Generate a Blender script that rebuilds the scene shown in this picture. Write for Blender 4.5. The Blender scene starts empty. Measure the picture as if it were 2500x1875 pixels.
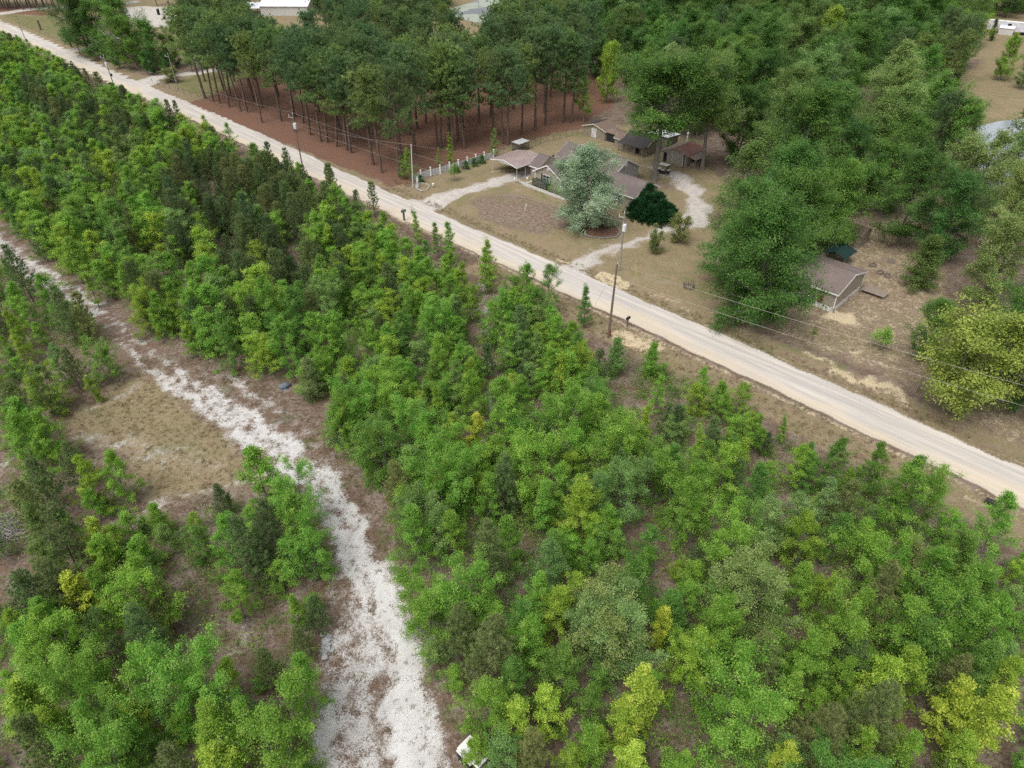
import bpy, math, random
import numpy as np
from mathutils import Vector, Matrix

# ------------------------------------------------------------------ camera, sky, sun, exposure
scn = bpy.context.scene
CAM_H, FOC, PIT = 52.0, 1720.0, math.radians(37.0)
cam_d = bpy.data.cameras.new('camera'); cam = bpy.data.objects.new('camera', cam_d)
scn.collection.objects.link(cam); scn.camera = cam
cam.location = (0, 0, CAM_H); cam.rotation_euler = (math.radians(90) - PIT, 0, 0)
cam_d.sensor_fit = 'HORIZONTAL'; cam_d.sensor_width = 36.0; cam_d.lens = 36.0 * FOC / 2500.0
cam_d.clip_end = 6000.0
SUN_EL, SUN_AZ = math.radians(62), math.radians(215)      # azimuth clockwise from +Y
w = bpy.data.worlds.new('World'); scn.world = w; w.use_nodes = True
nt = w.node_tree; nt.nodes.clear()
sky = nt.nodes.new('ShaderNodeTexSky'); sky.sky_type = 'NISHITA'; sky.sun_disc = False
sky.sun_elevation = SUN_EL; sky.sun_rotation = SUN_AZ
sky.air_density = 1.0; sky.dust_density = 4.0; sky.ozone_density = 1.0
hs = nt.nodes.new('ShaderNodeHueSaturation'); hs.inputs['Saturation'].default_value = 0.25
bg = nt.nodes.new('ShaderNodeBackground'); bg.inputs['Strength'].default_value = 0.12
wo = nt.nodes.new('ShaderNodeOutputWorld')
nt.links.new(sky.outputs[0], hs.inputs['Color']); nt.links.new(hs.outputs[0], bg.inputs['Color'])
nt.links.new(bg.outputs[0], wo.inputs['Surface'])
sd = bpy.data.lights.new('sun', 'SUN'); sd.energy = 1.05; sd.angle = math.radians(40); sd.color = (1.0, 0.965, 0.91)
so = bpy.data.objects.new('sun', sd); scn.collection.objects.link(so)
_sv = Vector((math.sin(SUN_AZ) * math.cos(SUN_EL), math.cos(SUN_AZ) * math.cos(SUN_EL), math.sin(SUN_EL)))
so.rotation_euler = _sv.to_track_quat('Z', 'Y').to_euler()
vs = scn.view_settings
vs.view_transform = 'Standard'; vs.look = 'None'; vs.gamma = 1.0; vs.exposure = 0.76
try: vs.use_curve_mapping = False
except Exception: pass
scn.render.engine = 'CYCLES'
scn.cycles.max_bounces = 7; scn.cycles.diffuse_bounces = 5; scn.cycles.transmission_bounces = 4
scn.cycles.transparent_max_bounces = 4; scn.cycles.glossy_bounces = 2
scn.cycles.use_denoising = False

# ------------------------------------------------------------------ survey frame: road runs along a, b points away from the camera
TR = math.radians(45.4)
AX = np.array([math.sin(TR), -math.cos(TR)]); BX = np.array([math.cos(TR), math.sin(TR)])
ROT = TR - math.pi / 2
def W2(a, b): return (a * AX[0] + b * BX[0], a * AX[1] + b * BX[1])
def G(u, v, z=0.0):
    """ground position (metres) of a surveyed point of the aerial picture, at height z"""
    x = u - 1250.; y = v - 937.5
    fw = FOC * math.cos(PIT) - y * math.sin(PIT); dn = FOC * math.sin(PIT) + y * math.cos(PIT)
    t = (CAM_H - z) / dn
    return (x * t, fw * t)
def PR(x, y, z):
    d = CAM_H - z
    zc = y * math.cos(PIT) + d * math.sin(PIT); yc = -y * math.sin(PIT) + d * math.cos(PIT)
    return (1250 + FOC * x / zc, 937.5 + FOC * yc / zc)
def inside(poly, x, y):
    c = False; n = len(poly); j = n - 1
    for i in range(n):
        xi, yi = poly[i]; xj, yj = poly[j]
        if (yi > y) != (yj > y) and x < (xj - xi) * (y - yi) / (yj - yi) + xi: c = not c
        j = i
    return c

# ------------------------------------------------------------------ node helpers
class NT:
    def __init__(s, name):
        s.m = bpy.data.materials.new(name); s.m.use_nodes = True; s.t = s.m.node_tree; s.t.nodes.clear()
    def n(s, typ, ins=None, **kw):
        nd = s.t.nodes.new(typ)
        for k, v in kw.items(): setattr(nd, k, v)
        for k, v in (ins or {}).items(): s.set(nd.inputs[k], v)
        return nd
    def set(s, sock, v):
        if isinstance(v, bpy.types.NodeSocket): s.t.links.new(v, sock)
        elif isinstance(v, bpy.types.Node): s.t.links.new(v.outputs[0], sock)
        else:
            if isinstance(v, tuple) and len(v) == 3 and sock.type == 'RGBA': v = v + (1,)
            sock.default_value = v
    def math(s, op, a, b=0.0, c=0.0, clamp=False):
        nd = s.n('ShaderNodeMath', operation=op); nd.use_clamp = clamp
        s.set(nd.inputs[0], a); s.set(nd.inputs[1], b); s.set(nd.inputs[2], c); return nd.outputs[0]
    def mix(s, f, a, b, blend='MIX'):
        nd = s.n('ShaderNodeMix', data_type='RGBA', blend_type=blend)
        s.set(nd.inputs[0], f); s.set(nd.inputs[6], a); s.set(nd.inputs[7], b); return nd.outputs[2]
    def noise(s, vec, scale, detail=4, rough=.55, dist=0.0):
        nd = s.n('ShaderNodeTexNoise'); s.set(nd.inputs['Vector'], vec)
        nd.inputs['Scale'].default_value = scale; nd.inputs['Detail'].default_value = detail
        nd.inputs['Roughness'].default_value = rough; nd.inputs['Distortion'].default_value = dist
        return nd.outputs[0]
    def ss(s, x, lo, hi):
        nd = s.n('ShaderNodeMapRange', interpolation_type='SMOOTHSTEP'); s.set(nd.inputs[0], x)
        nd.inputs[1].default_value = lo; nd.inputs[2].default_value = hi; return nd.outputs[0]
    def out(s, sh, disp=None):
        o = s.n('ShaderNodeOutputMaterial'); s.set(o.inputs[0], sh); return s.m
    def prin(s, col, rough=.8, spec=.2, metal=0.0, normal=None):
        p = s.n('ShaderNodeBsdfPrincipled'); s.set(p.inputs['Base Color'], col); s.set(p.inputs['Roughness'], rough)
        p.inputs['Specular IOR Level'].default_value = spec; p.inputs['Metallic'].default_value = metal
        if normal is not None: s.set(p.inputs['Normal'], normal)
        return p.outputs[0]
    def bump(s, h, strength=.4, dist=.05):
        b = s.n('ShaderNodeBump'); b.inputs['Strength'].default_value = strength; b.inputs['Distance'].default_value = dist
        s.set(b.inputs['Height'], h); return b.outputs[0]
    def obj(s): return s.n('ShaderNodeTexCoord').outputs['Object']

def simple(name, col, rough=.7, spec=.25, metal=0.0, var=.18, scale=3.0, col2=None, bump=0.0, bscale=20.0):
    t = NT(name); o = t.obj()
    n1 = t.noise(o, scale, 5, .6)
    c2 = col2 or tuple(min(1, c * (1 - var * 2)) for c in col)
    c = t.mix(t.ss(n1, .35, .68), col, c2)
    nm = t.bump(t.noise(o, bscale, 4), bump, .03) if bump else None
    return t.out(t.prin(c, rough, spec, metal, nm))

M = {}
def leafmat(name, trans=.32, rough=.55, spec=.12):
    t = NT(name); oi = t.n('ShaderNodeObjectInfo')
    at = t.n('ShaderNodeAttribute', attribute_name='tint')
    v = at.outputs['Fac']
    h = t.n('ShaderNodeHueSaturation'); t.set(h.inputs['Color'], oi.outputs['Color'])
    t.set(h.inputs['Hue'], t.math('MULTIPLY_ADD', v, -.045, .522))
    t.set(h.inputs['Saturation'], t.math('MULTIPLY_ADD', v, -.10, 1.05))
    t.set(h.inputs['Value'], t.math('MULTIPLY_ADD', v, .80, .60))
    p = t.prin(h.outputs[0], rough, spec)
    tr = t.n('ShaderNodeBsdfTranslucent'); t.set(tr.inputs['Color'], h.outputs[0])
    mx = t.n('ShaderNodeMixShader', {0: trans}); t.set(mx.inputs[1], p); t.set(mx.inputs[2], tr.outputs[0])
    return t.out(mx.outputs[0])
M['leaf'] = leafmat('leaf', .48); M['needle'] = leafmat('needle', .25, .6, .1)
M['candle'] = simple('candle', (.30, .27, .12), .7, col2=(.24, .25, .10))
def bark(name, c1, c2):
    t = NT(name); o = t.obj(); mp = t.n('ShaderNodeMapping'); t.set(mp.inputs[0], o); mp.inputs['Scale'].default_value = (6, 6, 1.2)
    n1 = t.noise(mp.outputs[0], 1.6, 6, .65)
    return t.out(t.prin(t.mix(t.ss(n1, .35, .65), c1, c2), .9, .1, normal=t.bump(n1, .6, .05)))
M['bark_pine'] = bark('bark_pine', (.09, .065, .052), (.17, .125, .10))
M['bark_grey'] = bark('bark_grey', (.12, .105, .09), (.23, .21, .185))
M['bark_dead'] = bark('bark_dead', (.26, .245, .225), (.38, .36, .335))
M['twig'] = bark('twig', (.10, .085, .075), (.20, .175, .155))

# ------------------------------------------------------------------ mesh helpers
C = scn.collection
def link(name, me, parent=None, mat=None):
    o = bpy.data.objects.new(name, me); C.objects.link(o)
    if parent is not None: o.parent = parent
    if mat is not None and me is not None and len(me.materials) == 0: me.materials.append(mat)
    return o
def tag(o, label=None, cat=None, group=None, kind=None):
    if label: o['label'] = label
    if cat: o['category'] = cat
    if group: o['group'] = group
    if kind: o['kind'] = kind
    return o
def thing(name, label, cat, loc=(0, 0, 0), rz=0.0, group=None):
    o = bpy.data.objects.new(name, None); C.objects.link(o); o.empty_display_size = .3
    o.location = loc; o.rotation_euler = (0, 0, rz)
    return tag(o, label, cat, group)
def abthing(name, label, cat, a, b, z=0.0, rz=0.0, group=None):
    x, y = W2(a, b); return thing(name, label, cat, (x, y, z), ROT + rz, group)

def np_mesh(name, V, faces, tint=None, smooth=False):
    """faces: list of int arrays (n,3) or (n,4)"""
    me = bpy.data.meshes.new(name); V = np.asarray(V, np.float32)
    me.vertices.add(len(V)); me.vertices.foreach_set('co', V.ravel())
    faces = [np.asarray(f, np.int32) for f in faces if len(f)]
    idx = np.concatenate([f.ravel() for f in faces]); cnt = np.concatenate([np.full(len(f), f.shape[1], np.int32) for f in faces])
    st = np.concatenate([[0], np.cumsum(cnt)[:-1]]).astype(np.int32)
    me.loops.add(len(idx)); me.loops.foreach_set('vertex_index', idx)
    me.polygons.add(len(cnt)); me.polygons.foreach_set('loop_start', st); me.polygons.foreach_set('loop_total', cnt)
    me.polygons.foreach_set('use_smooth', np.full(len(cnt), smooth))
    if tint is not None:
        a = me.attributes.new('tint', 'FLOAT', 'POINT'); a.data.foreach_set('value', np.asarray(tint, np.float32))
    me.update(calc_edges=True); return me

class MB:
    def __init__(s): s.v = []; s.f = []
    def add(s, vs, fs):
        k = len(s.v); s.v += [tuple(map(float, p)) for p in vs]; s.f += [tuple(i + k for i in f) for f in fs]; return s
    def box(s, x0, x1, y0, y1, z0, z1, bev=0.0):
        if bev <= 0:
            return s.add([(x0,y0,z0),(x1,y0,z0),(x1,y1,z0),(x0,y1,z0),(x0,y0,z1),(x1,y0,z1),(x1,y1,z1),(x0,y1,z1)],
                         [(0,3,2,1),(4,5,6,7),(0,1,5,4),(1,2,6,5),(2,3,7,6),(3,0,4,7)])
        e = bev
        vs = []
        for z, k in ((z0, e), (z0 + e, 0), (z1 - e, 0), (z1, e)):
            a0, a1, b0, b1 = x0 + k, x1 - k, y0 + k, y1 - k
            vs += [(a0+e,b0,z),(a1-e,b0,z),(a1,b0+e,z),(a1,b1-e,z),(a1-e,b1,z),(a0+e,b1,z),(a0,b1-e,z),(a0,b0+e,z)]
        fs = [tuple(range(7, -1, -1)), tuple(range(24, 32))]
        for r in range(3):
            for i in range(8): fs.append((r*8+i, r*8+(i+1)%8, r*8+8+(i+1)%8, r*8+8+i))
        return s.add(vs, fs)
    def tube(s, pts, rad, n=8, cap=True):
        pts = [Vector(p) for p in pts]
        if not hasattr(rad, '__len__'): rad = [rad] * len(pts)
        vs = []; fs = []
        for i, p in enumerate(pts):
            d = (pts[min(i+1, len(pts)-1)] - pts[max(i-1, 0)]).normalized()
            u = d.cross(Vector((0, 0, 1)) if abs(d.z) < .9 else Vector((1, 0, 0))).normalized(); v = d.cross(u)
            for k in range(n):
                q = 2 * math.pi * k / n; vs.append(p + (u * math.cos(q) + v * math.sin(q)) * rad[i])
        for i in range(len(pts) - 1):
            for k in range(n): fs.append((i*n+k, i*n+(k+1)%n, (i+1)*n+(k+1)%n, (i+1)*n+k))
        if cap: fs += [tuple(range(n-1, -1, -1)), tuple(range((len(pts)-1)*n, len(pts)*n))]
        return s.add(vs, fs)
    def prism(s, poly, axis, c0, c1):
        """poly: 2-D points in the plane normal to axis ('x','y','z'), extruded c0..c1"""
        def P(p, c): return {'x': (c, p[0], p[1]), 'y': (p[0], c, p[1]), 'z': (p[0], p[1], c)}[axis]
        n = len(poly)
        return s.add([P(p, c0) for p in poly] + [P(p, c1) for p in poly],
                     [tuple(range(n-1, -1, -1)), tuple(range(n, 2*n))] + [(i, (i+1)%n, n+(i+1)%n, n+i) for i in range(n)])
    def mesh(s, name, smooth=False):
        me = bpy.data.meshes.new(name); me.from_pydata(s.v, [], s.f)
        me.validate()
        import bmesh
        bm = bmesh.new(); bm.from_mesh(me); bmesh.ops.recalc_face_normals(bm, faces=bm.faces); bm.to_mesh(me); bm.free()
        if smooth: me.polygons.foreach_set('use_smooth', [True] * len(me.polygons))
        me.update(); return me
    def build(s, name, mat, parent=None, smooth=False): return link(name, s.mesh(name, smooth), parent, mat)
def pbox(name, mat, parent, *d, bev=0.0): return MB().box(*d, bev=bev).build(name, mat, parent)

# ------------------------------------------------------------------ ground: one grid, cut into its surfaces
rng0 = np.random.default_rng(3)
def hnoise(x, y):
    s = np.zeros_like(x)
    for k, (fx, fy, p, a) in enumerate(((.11,.07,.3,.10),(.05,.13,1.7,.10),(.23,.19,2.2,.05),(.41,-.33,.9,.03),(.9,.7,3.,.015),(-.8,1.1,5.,.015))):
        s = s + a * np.sin(fx * x + fy * y + p)
    return s
def seg_dist(x, y, pts, hws=None):
    best = np.full(x.shape, 1e9); hw = np.zeros(x.shape)
    for i in range(len(pts) - 1):
        (x0, y0), (x1, y1) = pts[i], pts[i+1]; dx, dy = x1 - x0, y1 - y0
        t = np.clip(((x - x0) * dx + (y - y0) * dy) / (dx * dx + dy * dy + 1e-9), 0, 1)
        d = np.hypot(x - x0 - t * dx, y - y0 - t * dy)
        if hws is not None:
            d = d - (hws[i] * (1 - t) + hws[i+1] * t)
        best = np.minimum(best, d)
    return best
def pip(x, y, poly):
    c = np.zeros(x.shape, bool); n = len(poly); j = n - 1
    for i in range(n):
        xi, yi = poly[i]; xj, yj = poly[j]
        cond = (yi > y) != (yj > y)
        with np.errstate(divide='ignore', invalid='ignore'):
            xx = (xj - xi) * (y - yi) / (yj - yi + 1e-12) + xi
        c ^= cond & (x < xx); j = i
    return c
def poly_sd(x, y, poly):
    d = seg_dist(x, y, poly + [poly[0]]); return np.where(pip(x, y, poly), d, -d)
def gp(l): return [G(*p[:2]) for p in l]
def soft(sd, s): return np.clip(.5 + sd / (2 * s), 0, 1)
def stroke(x, y, l, s=1.0):
    return soft(-seg_dist(x, y, gp(l), [p[2] for p in l]), s)

TRACK = [(-160,470,2.2),(-60,548,2.2),(0,590,2.1),(23,605,2.0),(116,675,1.9),(216,749,1.9),(289,814,2.0),(347,867,2.1),(424,927,2.1),(494,974,2.2),(579,1029,2.4),(656,1094,2.5),(733,1157,2.5),(814,1228,2.5),(850,1320,2.8),(885,1430,3.6),(910,1530,4.2),(922,1620,4.7),(925,1720,5.0),(930,1814,5.2),(930,2100,5.8)]
CLEARING = [(120,1050),(180,1000),(262,940),(345,890),(430,940),(560,1060),(640,1110),(640,1180),(560,1205),(440,1215),(350,1270),(310,1180),(280,1120),(150,1080)]
DRIVE1 = [(1030,505,3.6),(1062,493,2.6),(1113,468,1.8),(1185,453,1.7),(1232,439,1.7),(1275,425,1.7),(1300,415,1.5)]
DRIVE2 = [(1380,665,3.6),(1420,645,2.2),(1472,616,1.6),(1574,582,1.6),(1635,556,1.9),(1692,538,3.4),(1712,506,2.6),(1700,474,2.2),(1665,442,2.6),(1630,420,2.0),(1575,405,1.2)]
YARD = [(1010,470),(1015,440),(1210,378),(1290,340),(1420,312),(1500,300),(1620,330),(1700,380),(1760,430),(1800,520),(1790,640),(1850,760),(1940,830),(1650,765),(1340,625),(1150,540)]
BARE = [(1140,500),(1180,478),(1240,468),(1330,492),(1400,528),(1400,560),(1330,572),(1250,565),(1170,540)]
STRAW = [(430,262),(480,276),(560,310),(700,352),(850,412),(960,455),(1005,452),(1013,432),(1210,372),(1250,348),(1300,338),(1420,312),(1500,250),(1420,150),(1000,110),(650,150),(560,215),(500,238)]
HOMEYARD = [(1700,760),(1880,700),(1950,650),(2060,560),(2200,520),(2330,560),(2330,760),(2300,900),(2500,980),(2600,1080),(2500,1110),(2220,960),(1950,850)]
MARSH = [(2320,240),(2340,190),(2420,130),(2700,90),(2800,380),(2500,320),(2400,300)]
FIELD = [(-80,12),(70,38),(170,40),(210,100),(190,118),(110,92),(0,44),(-80,20)]
LAWN2 = [(420,205),(470,180),(600,165),(640,200),(560,222),(500,236),(440,222)]
ARENA = [(300,18),(345,14),(470,22),(520,45),(460,68),(345,68),(305,40)]
PONDL = [(1092,22),(1112,38),(1150,50),(1200,60),(1300,62),(1480,40),(1560,8),(1500,-10),(1180,-9),(1150,4),(1120,12)]
PONDR = [(2385,305),(2440,292),(2560,280),(2800,420),(2640,560),(2480,520),(2420,460),(2380,380)]

def axis(parts):
    out = [parts[0][0]]
    for a, b, st in parts:
        n = max(1, int(round((b - a) / st))); out += list(np.linspace(a, b, n + 1)[1:])
    return np.array(out)
gx = axis([(-1500,-400,100),(-400,-110,3.5),(-110,-50,1.0),(-50,75,.46),(75,110,1.0),(110,420,3.5),(420,1500,100)])
gy = axis([(-200,12,12),(12,125,.46),(125,175,.8),(175,350,2.2),(350,560,6),(560,2600,120)])
X, Y = np.meshgrid(gx, gy)
A_ = X * AX[0] + Y * AX[1]; B_ = X * BX[0] + Y * BX[1]
def warp(p, q, k):
    return (.9 * np.sin(.34 * p + .21 * q + k) + .6 * np.sin(-.45 * p + .72 * q + 2 * k) + .42 * np.sin(1.15 * p + .8 * q + 3 * k) + .30 * np.sin(-1.3 * p + 1.9 * q + k * 5) + .2 * np.sin(2.9 * p - 1.7 * q + k))
XR, YR = X, Y
X, Y = XR + .62 * warp(XR, YR, 1.0), YR + .62 * warp(YR, XR, 2.3)      # ragged edges for every patch of sand and grass
wob = .25 * np.sin(A_ * .31) + .2 * np.sin(A_ * .83 + 1) + .15 * np.sin(A_ * 1.9 + 2)
road_sd = 3.15 - np.abs(B_ - 73.5 + .35 * np.sin(A_ * .045)) + wob * .5
m_road = soft(road_sd, .9)
d1 = -seg_dist(X, Y, gp(DRIVE1), [p[2] for p in DRIVE1]) + wob * .3
d2 = -seg_dist(X, Y, gp(DRIVE2), [p[2] for p in DRIVE2]) + wob * .3
far_drive = -seg_dist(X, Y, gp([(340,205),(372,190),(440,183),(560,165),(640,140)]), [4, 2.5, 2, 2, 2])
side_road = -seg_dist(X, Y, gp([(140,128),(180,124),(225,118),(300,80)]), [5, 3, 2.5, 2.5])
cross_road = -seg_dist(X, Y, gp([(-200,62),(-20,38),(60,24),(140,18),(320,6)]), [3, 3, 3, 3, 3])
m_drive = np.maximum.reduce([soft(d1, 1.4) * .84, soft(d2, 1.8) * .72, soft(far_drive, 1.5), soft(side_road, 1.5), soft(cross_road, 2.)])
track_sd = -seg_dist(X, Y, gp(TRACK), [p[2] for p in TRACK])
m_w = soft(track_sd - .35, 1.8) * .68
track_c = seg_dist(X, Y, gp(TRACK))
m_w = m_w - .20 * np.exp(-(track_c / .45) ** 2) * soft(track_sd, 1) + .10 * np.exp(-((track_c - 1.05) / .40) ** 2) * soft(track_sd, 1)
for l, s, k in (([(240,772,.55),(330,852,.6),(410,915,.5)], .7, .42), ([(826,1400,.5),(845,1480,.9),(868,1600,1.0),(880,1700,1.1),(895,1950,1.2)], 1.0, .24),
                ([(870,1260,.2),(930,1330,.2)], .6, .2), ([(1030,1640,.3),(1080,1800,.8)], 1.2, .22)):
    m_w = m_w - stroke(X, Y, l, s) * k
for l, s, k in (([(360,925,.9),(300,962,.9),(262,985,.5)], 1.6, .56), ([(500,900,.8),(580,940,1.6),(650,1000,1.2),(720,1060,1.0)], 1.6, .50),
                ([(700,1030,.9),(770,1110,.9)], 1.2, .48), ([(400,1210,.6),(480,1195,.9),(560,1190,1.3),(640,1165,1.5)], 1.8, .52), ([(330,1255,1.4),(400,1225,1.2)], 1.4, .5),
                ([(130,1045,.6),(240,985,.6)], 1.0, .52), ([(-30,1150,1),(40,1120,.8)], 1.2, .56), ([(220,1065,2.5),(420,1110,2.5),(520,1130,2)], 4.5, .53),
                ([(1190,690,.7),(1170,740,1.),(1175,800,.8),(1190,840,.6)], 1.2, .56), ([(1240,1050,.8),(1270,1060,.8)], .8, .5),
                ([(470,1375,.8),(560,1340,.8)], 1.5, .48), ([(560,1580,.8),(590,1560,.8)], 1.2, .52), ([(900,640,.6),(930,700,.6)], 1.2, .45), ([(1430,1700,.8),(1500,1720,.8)], 1.3, .42),
                ([(1590,1120,.7),(1660,1170,.7)], 1.2, .45), ([(1920,1120,.8),(1950,1160,.8)], 1.2, .45), ([(770,1330,.6),(780,1500,.6)], 1.2, .48)):
    m_w = np.maximum(m_w, stroke(X, Y, l, s) * k)
m_y = np.zeros_like(X)
for l, s, k in (([(1480,668,1.2),(1505,685,1.6),(1520,700,1.1)], .7, .95), ([(1505,815,1.0),(1540,832,1.7),(1580,842,1.2)], .8, .85), ([(1365,628,.8),(1395,640,.8)], .8, .8),
                ([(1600,715,.6),(1650,735,.5),(1700,760,.4)], .8, .66), ([(1640,745,.3),(1740,800,.4),(1840,845,.6)], .9, .62), ([(1960,870,.8),(2020,890,.8)], 1.0, .68),
                ([(2020,900,.8),(2100,935,1.0),(2180,950,1.0),(2210,985,.6)], 1.2, .70), ([(2030,772,.9),(2070,778,1.1)], .8, .80), ([(2080,860,.6),(2110,865,.6)], .8, .7),
                ([(2130,690,.6),(2170,715,.8)], 1.0, .62), ([(2150,890,.7),(2190,900,.7)], .9, .62), ([(2360,1205,.4),(2420,1245,.4)], .8, .66), ([(2160,1110,.4),(2290,1170,.4)], .8, .60), ([(1765,640,1.0),(1800,650,1.0)], 1.0, .62),
                ([(1190,418,.8),(1240,415,.9)], 1.0, .62), ([(1060,490,1.5),(1085,478,1)], 1.2, .6), ([(2050,560,.5),(2090,580,.5)], 1, .5)):
    m_y = np.maximum(m_y, stroke(X, Y, l, s) * k)
m_y = np.maximum(m_y, soft(poly_sd(X, Y, gp(HOMEYARD)), 2) * .40)
lower_verge = soft(-np.abs(B_ - 69.6) + .55, .6) * .58
upper_verge = soft(-np.abs(B_ - 77.6) + .5, .6) * .50
m_y = np.maximum(m_y, np.maximum(lower_verge, upper_verge * (A_ > -120)))
m_ps = soft(poly_sd(X, Y, gp(STRAW)), 1.5)
m_ps = np.maximum(m_ps, soft(poly_sd(X, Y, gp([(-200,18),(70,16),(150,20),(150,40),(60,36),(-200,24)])), 4) * .9)
m_gr = np.maximum.reduce([soft(poly_sd(X, Y, gp(FIELD)), 4) * .62, soft(poly_sd(X, Y, gp(LAWN2)), 2) * .62,
        stroke(X, Y, [(1255,445,.8),(1290,460,.6),(1330,485,.5),(1360,500,.5)], .8) * .75, stroke(X, Y, [(1330,568,1),(1420,590,1.5)], 2) * .52,
        stroke(X, Y, [(1330,330,2),(1420,330,2)], 4) * .55, stroke(X, Y, [(1640,345,1.5),(1690,345,1.5)], 2) * .85, stroke(X, Y, [(1700,700,3),(1560,640,2)], 4) * .50,
        stroke(X, Y, [(1900,850,1.2),(1980,880,1.0),(2060,900,1)], 1.2) * .60, stroke(X, Y, [(1700,770,.6),(1900,870,.6)], 1.0) * .55, stroke(X, Y, [(2380,300,2),(2480,290,2),(2600,300,2)], 3) * .8,
        stroke(X, Y, [(1070,20,4),(1120,45,3)], 5) * .6])
m_tn = np.maximum.reduce([soft(poly_sd(X, Y, gp(YARD)), 1.5) * .85, soft(poly_sd(X, Y, gp(CLEARING)), 3.0) * .82, soft(poly_sd(X, Y, gp(MARSH)), 4) * .95,
        soft(poly_sd(X, Y, gp(FIELD)), 4), soft(poly_sd(X, Y, gp(LAWN2)), 2), soft(poly_sd(X, Y, gp(HOMEYARD)), 2) * .58, soft(2.6 - np.abs(B_ - 78.5), 1.0) * .62,
        soft(poly_sd(X, Y, gp([(240,150),(330,205),(360,195),(260,140)])), 3) * .8, (Y > 240) * .75, soft(3 - np.abs(B_ - 67.0), 1.2) * .60 * (A_ > -75)])
m_tn = m_tn * (1 - .9 * (m_ps > .5))
m_br = np.maximum.reduce([soft(poly_sd(X, Y, gp(BARE)), 1.6) * .9, soft(poly_sd(X, Y, gp(HOMEYARD)), 2) * .50, stroke(X, Y, [(1600,445,2),(1640,460,2)], 1.5) * .7,
        stroke(X, Y, [(1650,470,1),(1690,520,1),(1640,500,1)], 2) * .5, soft(1.8 - np.abs(B_ - 79.2), 1.0) * .42])
m_ar = np.maximum(soft(poly_sd(X, Y, gp(ARENA)), 2), 0)
m_drive = np.maximum(m_drive, m_ar * .9)
X, Y = XR, YR
z = hnoise(X, Y) * .55
flat = np.maximum.reduce([m_road, soft(poly_sd(X, Y, gp(YARD)), 3), soft(d1, 2), soft(d2, 2), soft(poly_sd(X, Y, gp(HOMEYARD)), 3)])
z = z * (1 - .85 * flat)
z = z - .10 * m_road + .05 * (soft(-np.abs(B_ - 73.5) + 1.2, 1.)) + .09 * soft(.35 - np.abs(np.abs(B_ - 73.5) - 3.5), .4)
z = z - .30 * soft(.8 - np.abs(B_ - 78.6), .8) * (A_ > -112) + .30 * np.clip(m_y - .72, 0, 1) * 2 * (np.abs(B_ - 73.5) > 3.6)
z = z - .08 * soft(track_sd - .6, 1.0)
pl = poly_sd(X, Y, gp(PONDL)); pr_ = poly_sd(X, Y, gp(PONDR))
z = z - 1.0 * soft(pl, 3) - 1.0 * soft(pr_, 3)
hc = (gx, gy, z)
def hz(x, y):
    i = min(max(np.searchsorted(gx, x) - 1, 0), len(gx) - 2); j = min(max(np.searchsorted(gy, y) - 1, 0), len(gy) - 2)
    tx = (x - gx[i]) / (gx[i+1] - gx[i]); ty = (y - gy[j]) / (gy[j+1] - gy[j])
    return float((z[j,i]*(1-tx)+z[j,i+1]*tx)*(1-ty)+(z[j+1,i]*(1-tx)+z[j+1,i+1]*tx)*ty)

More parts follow.
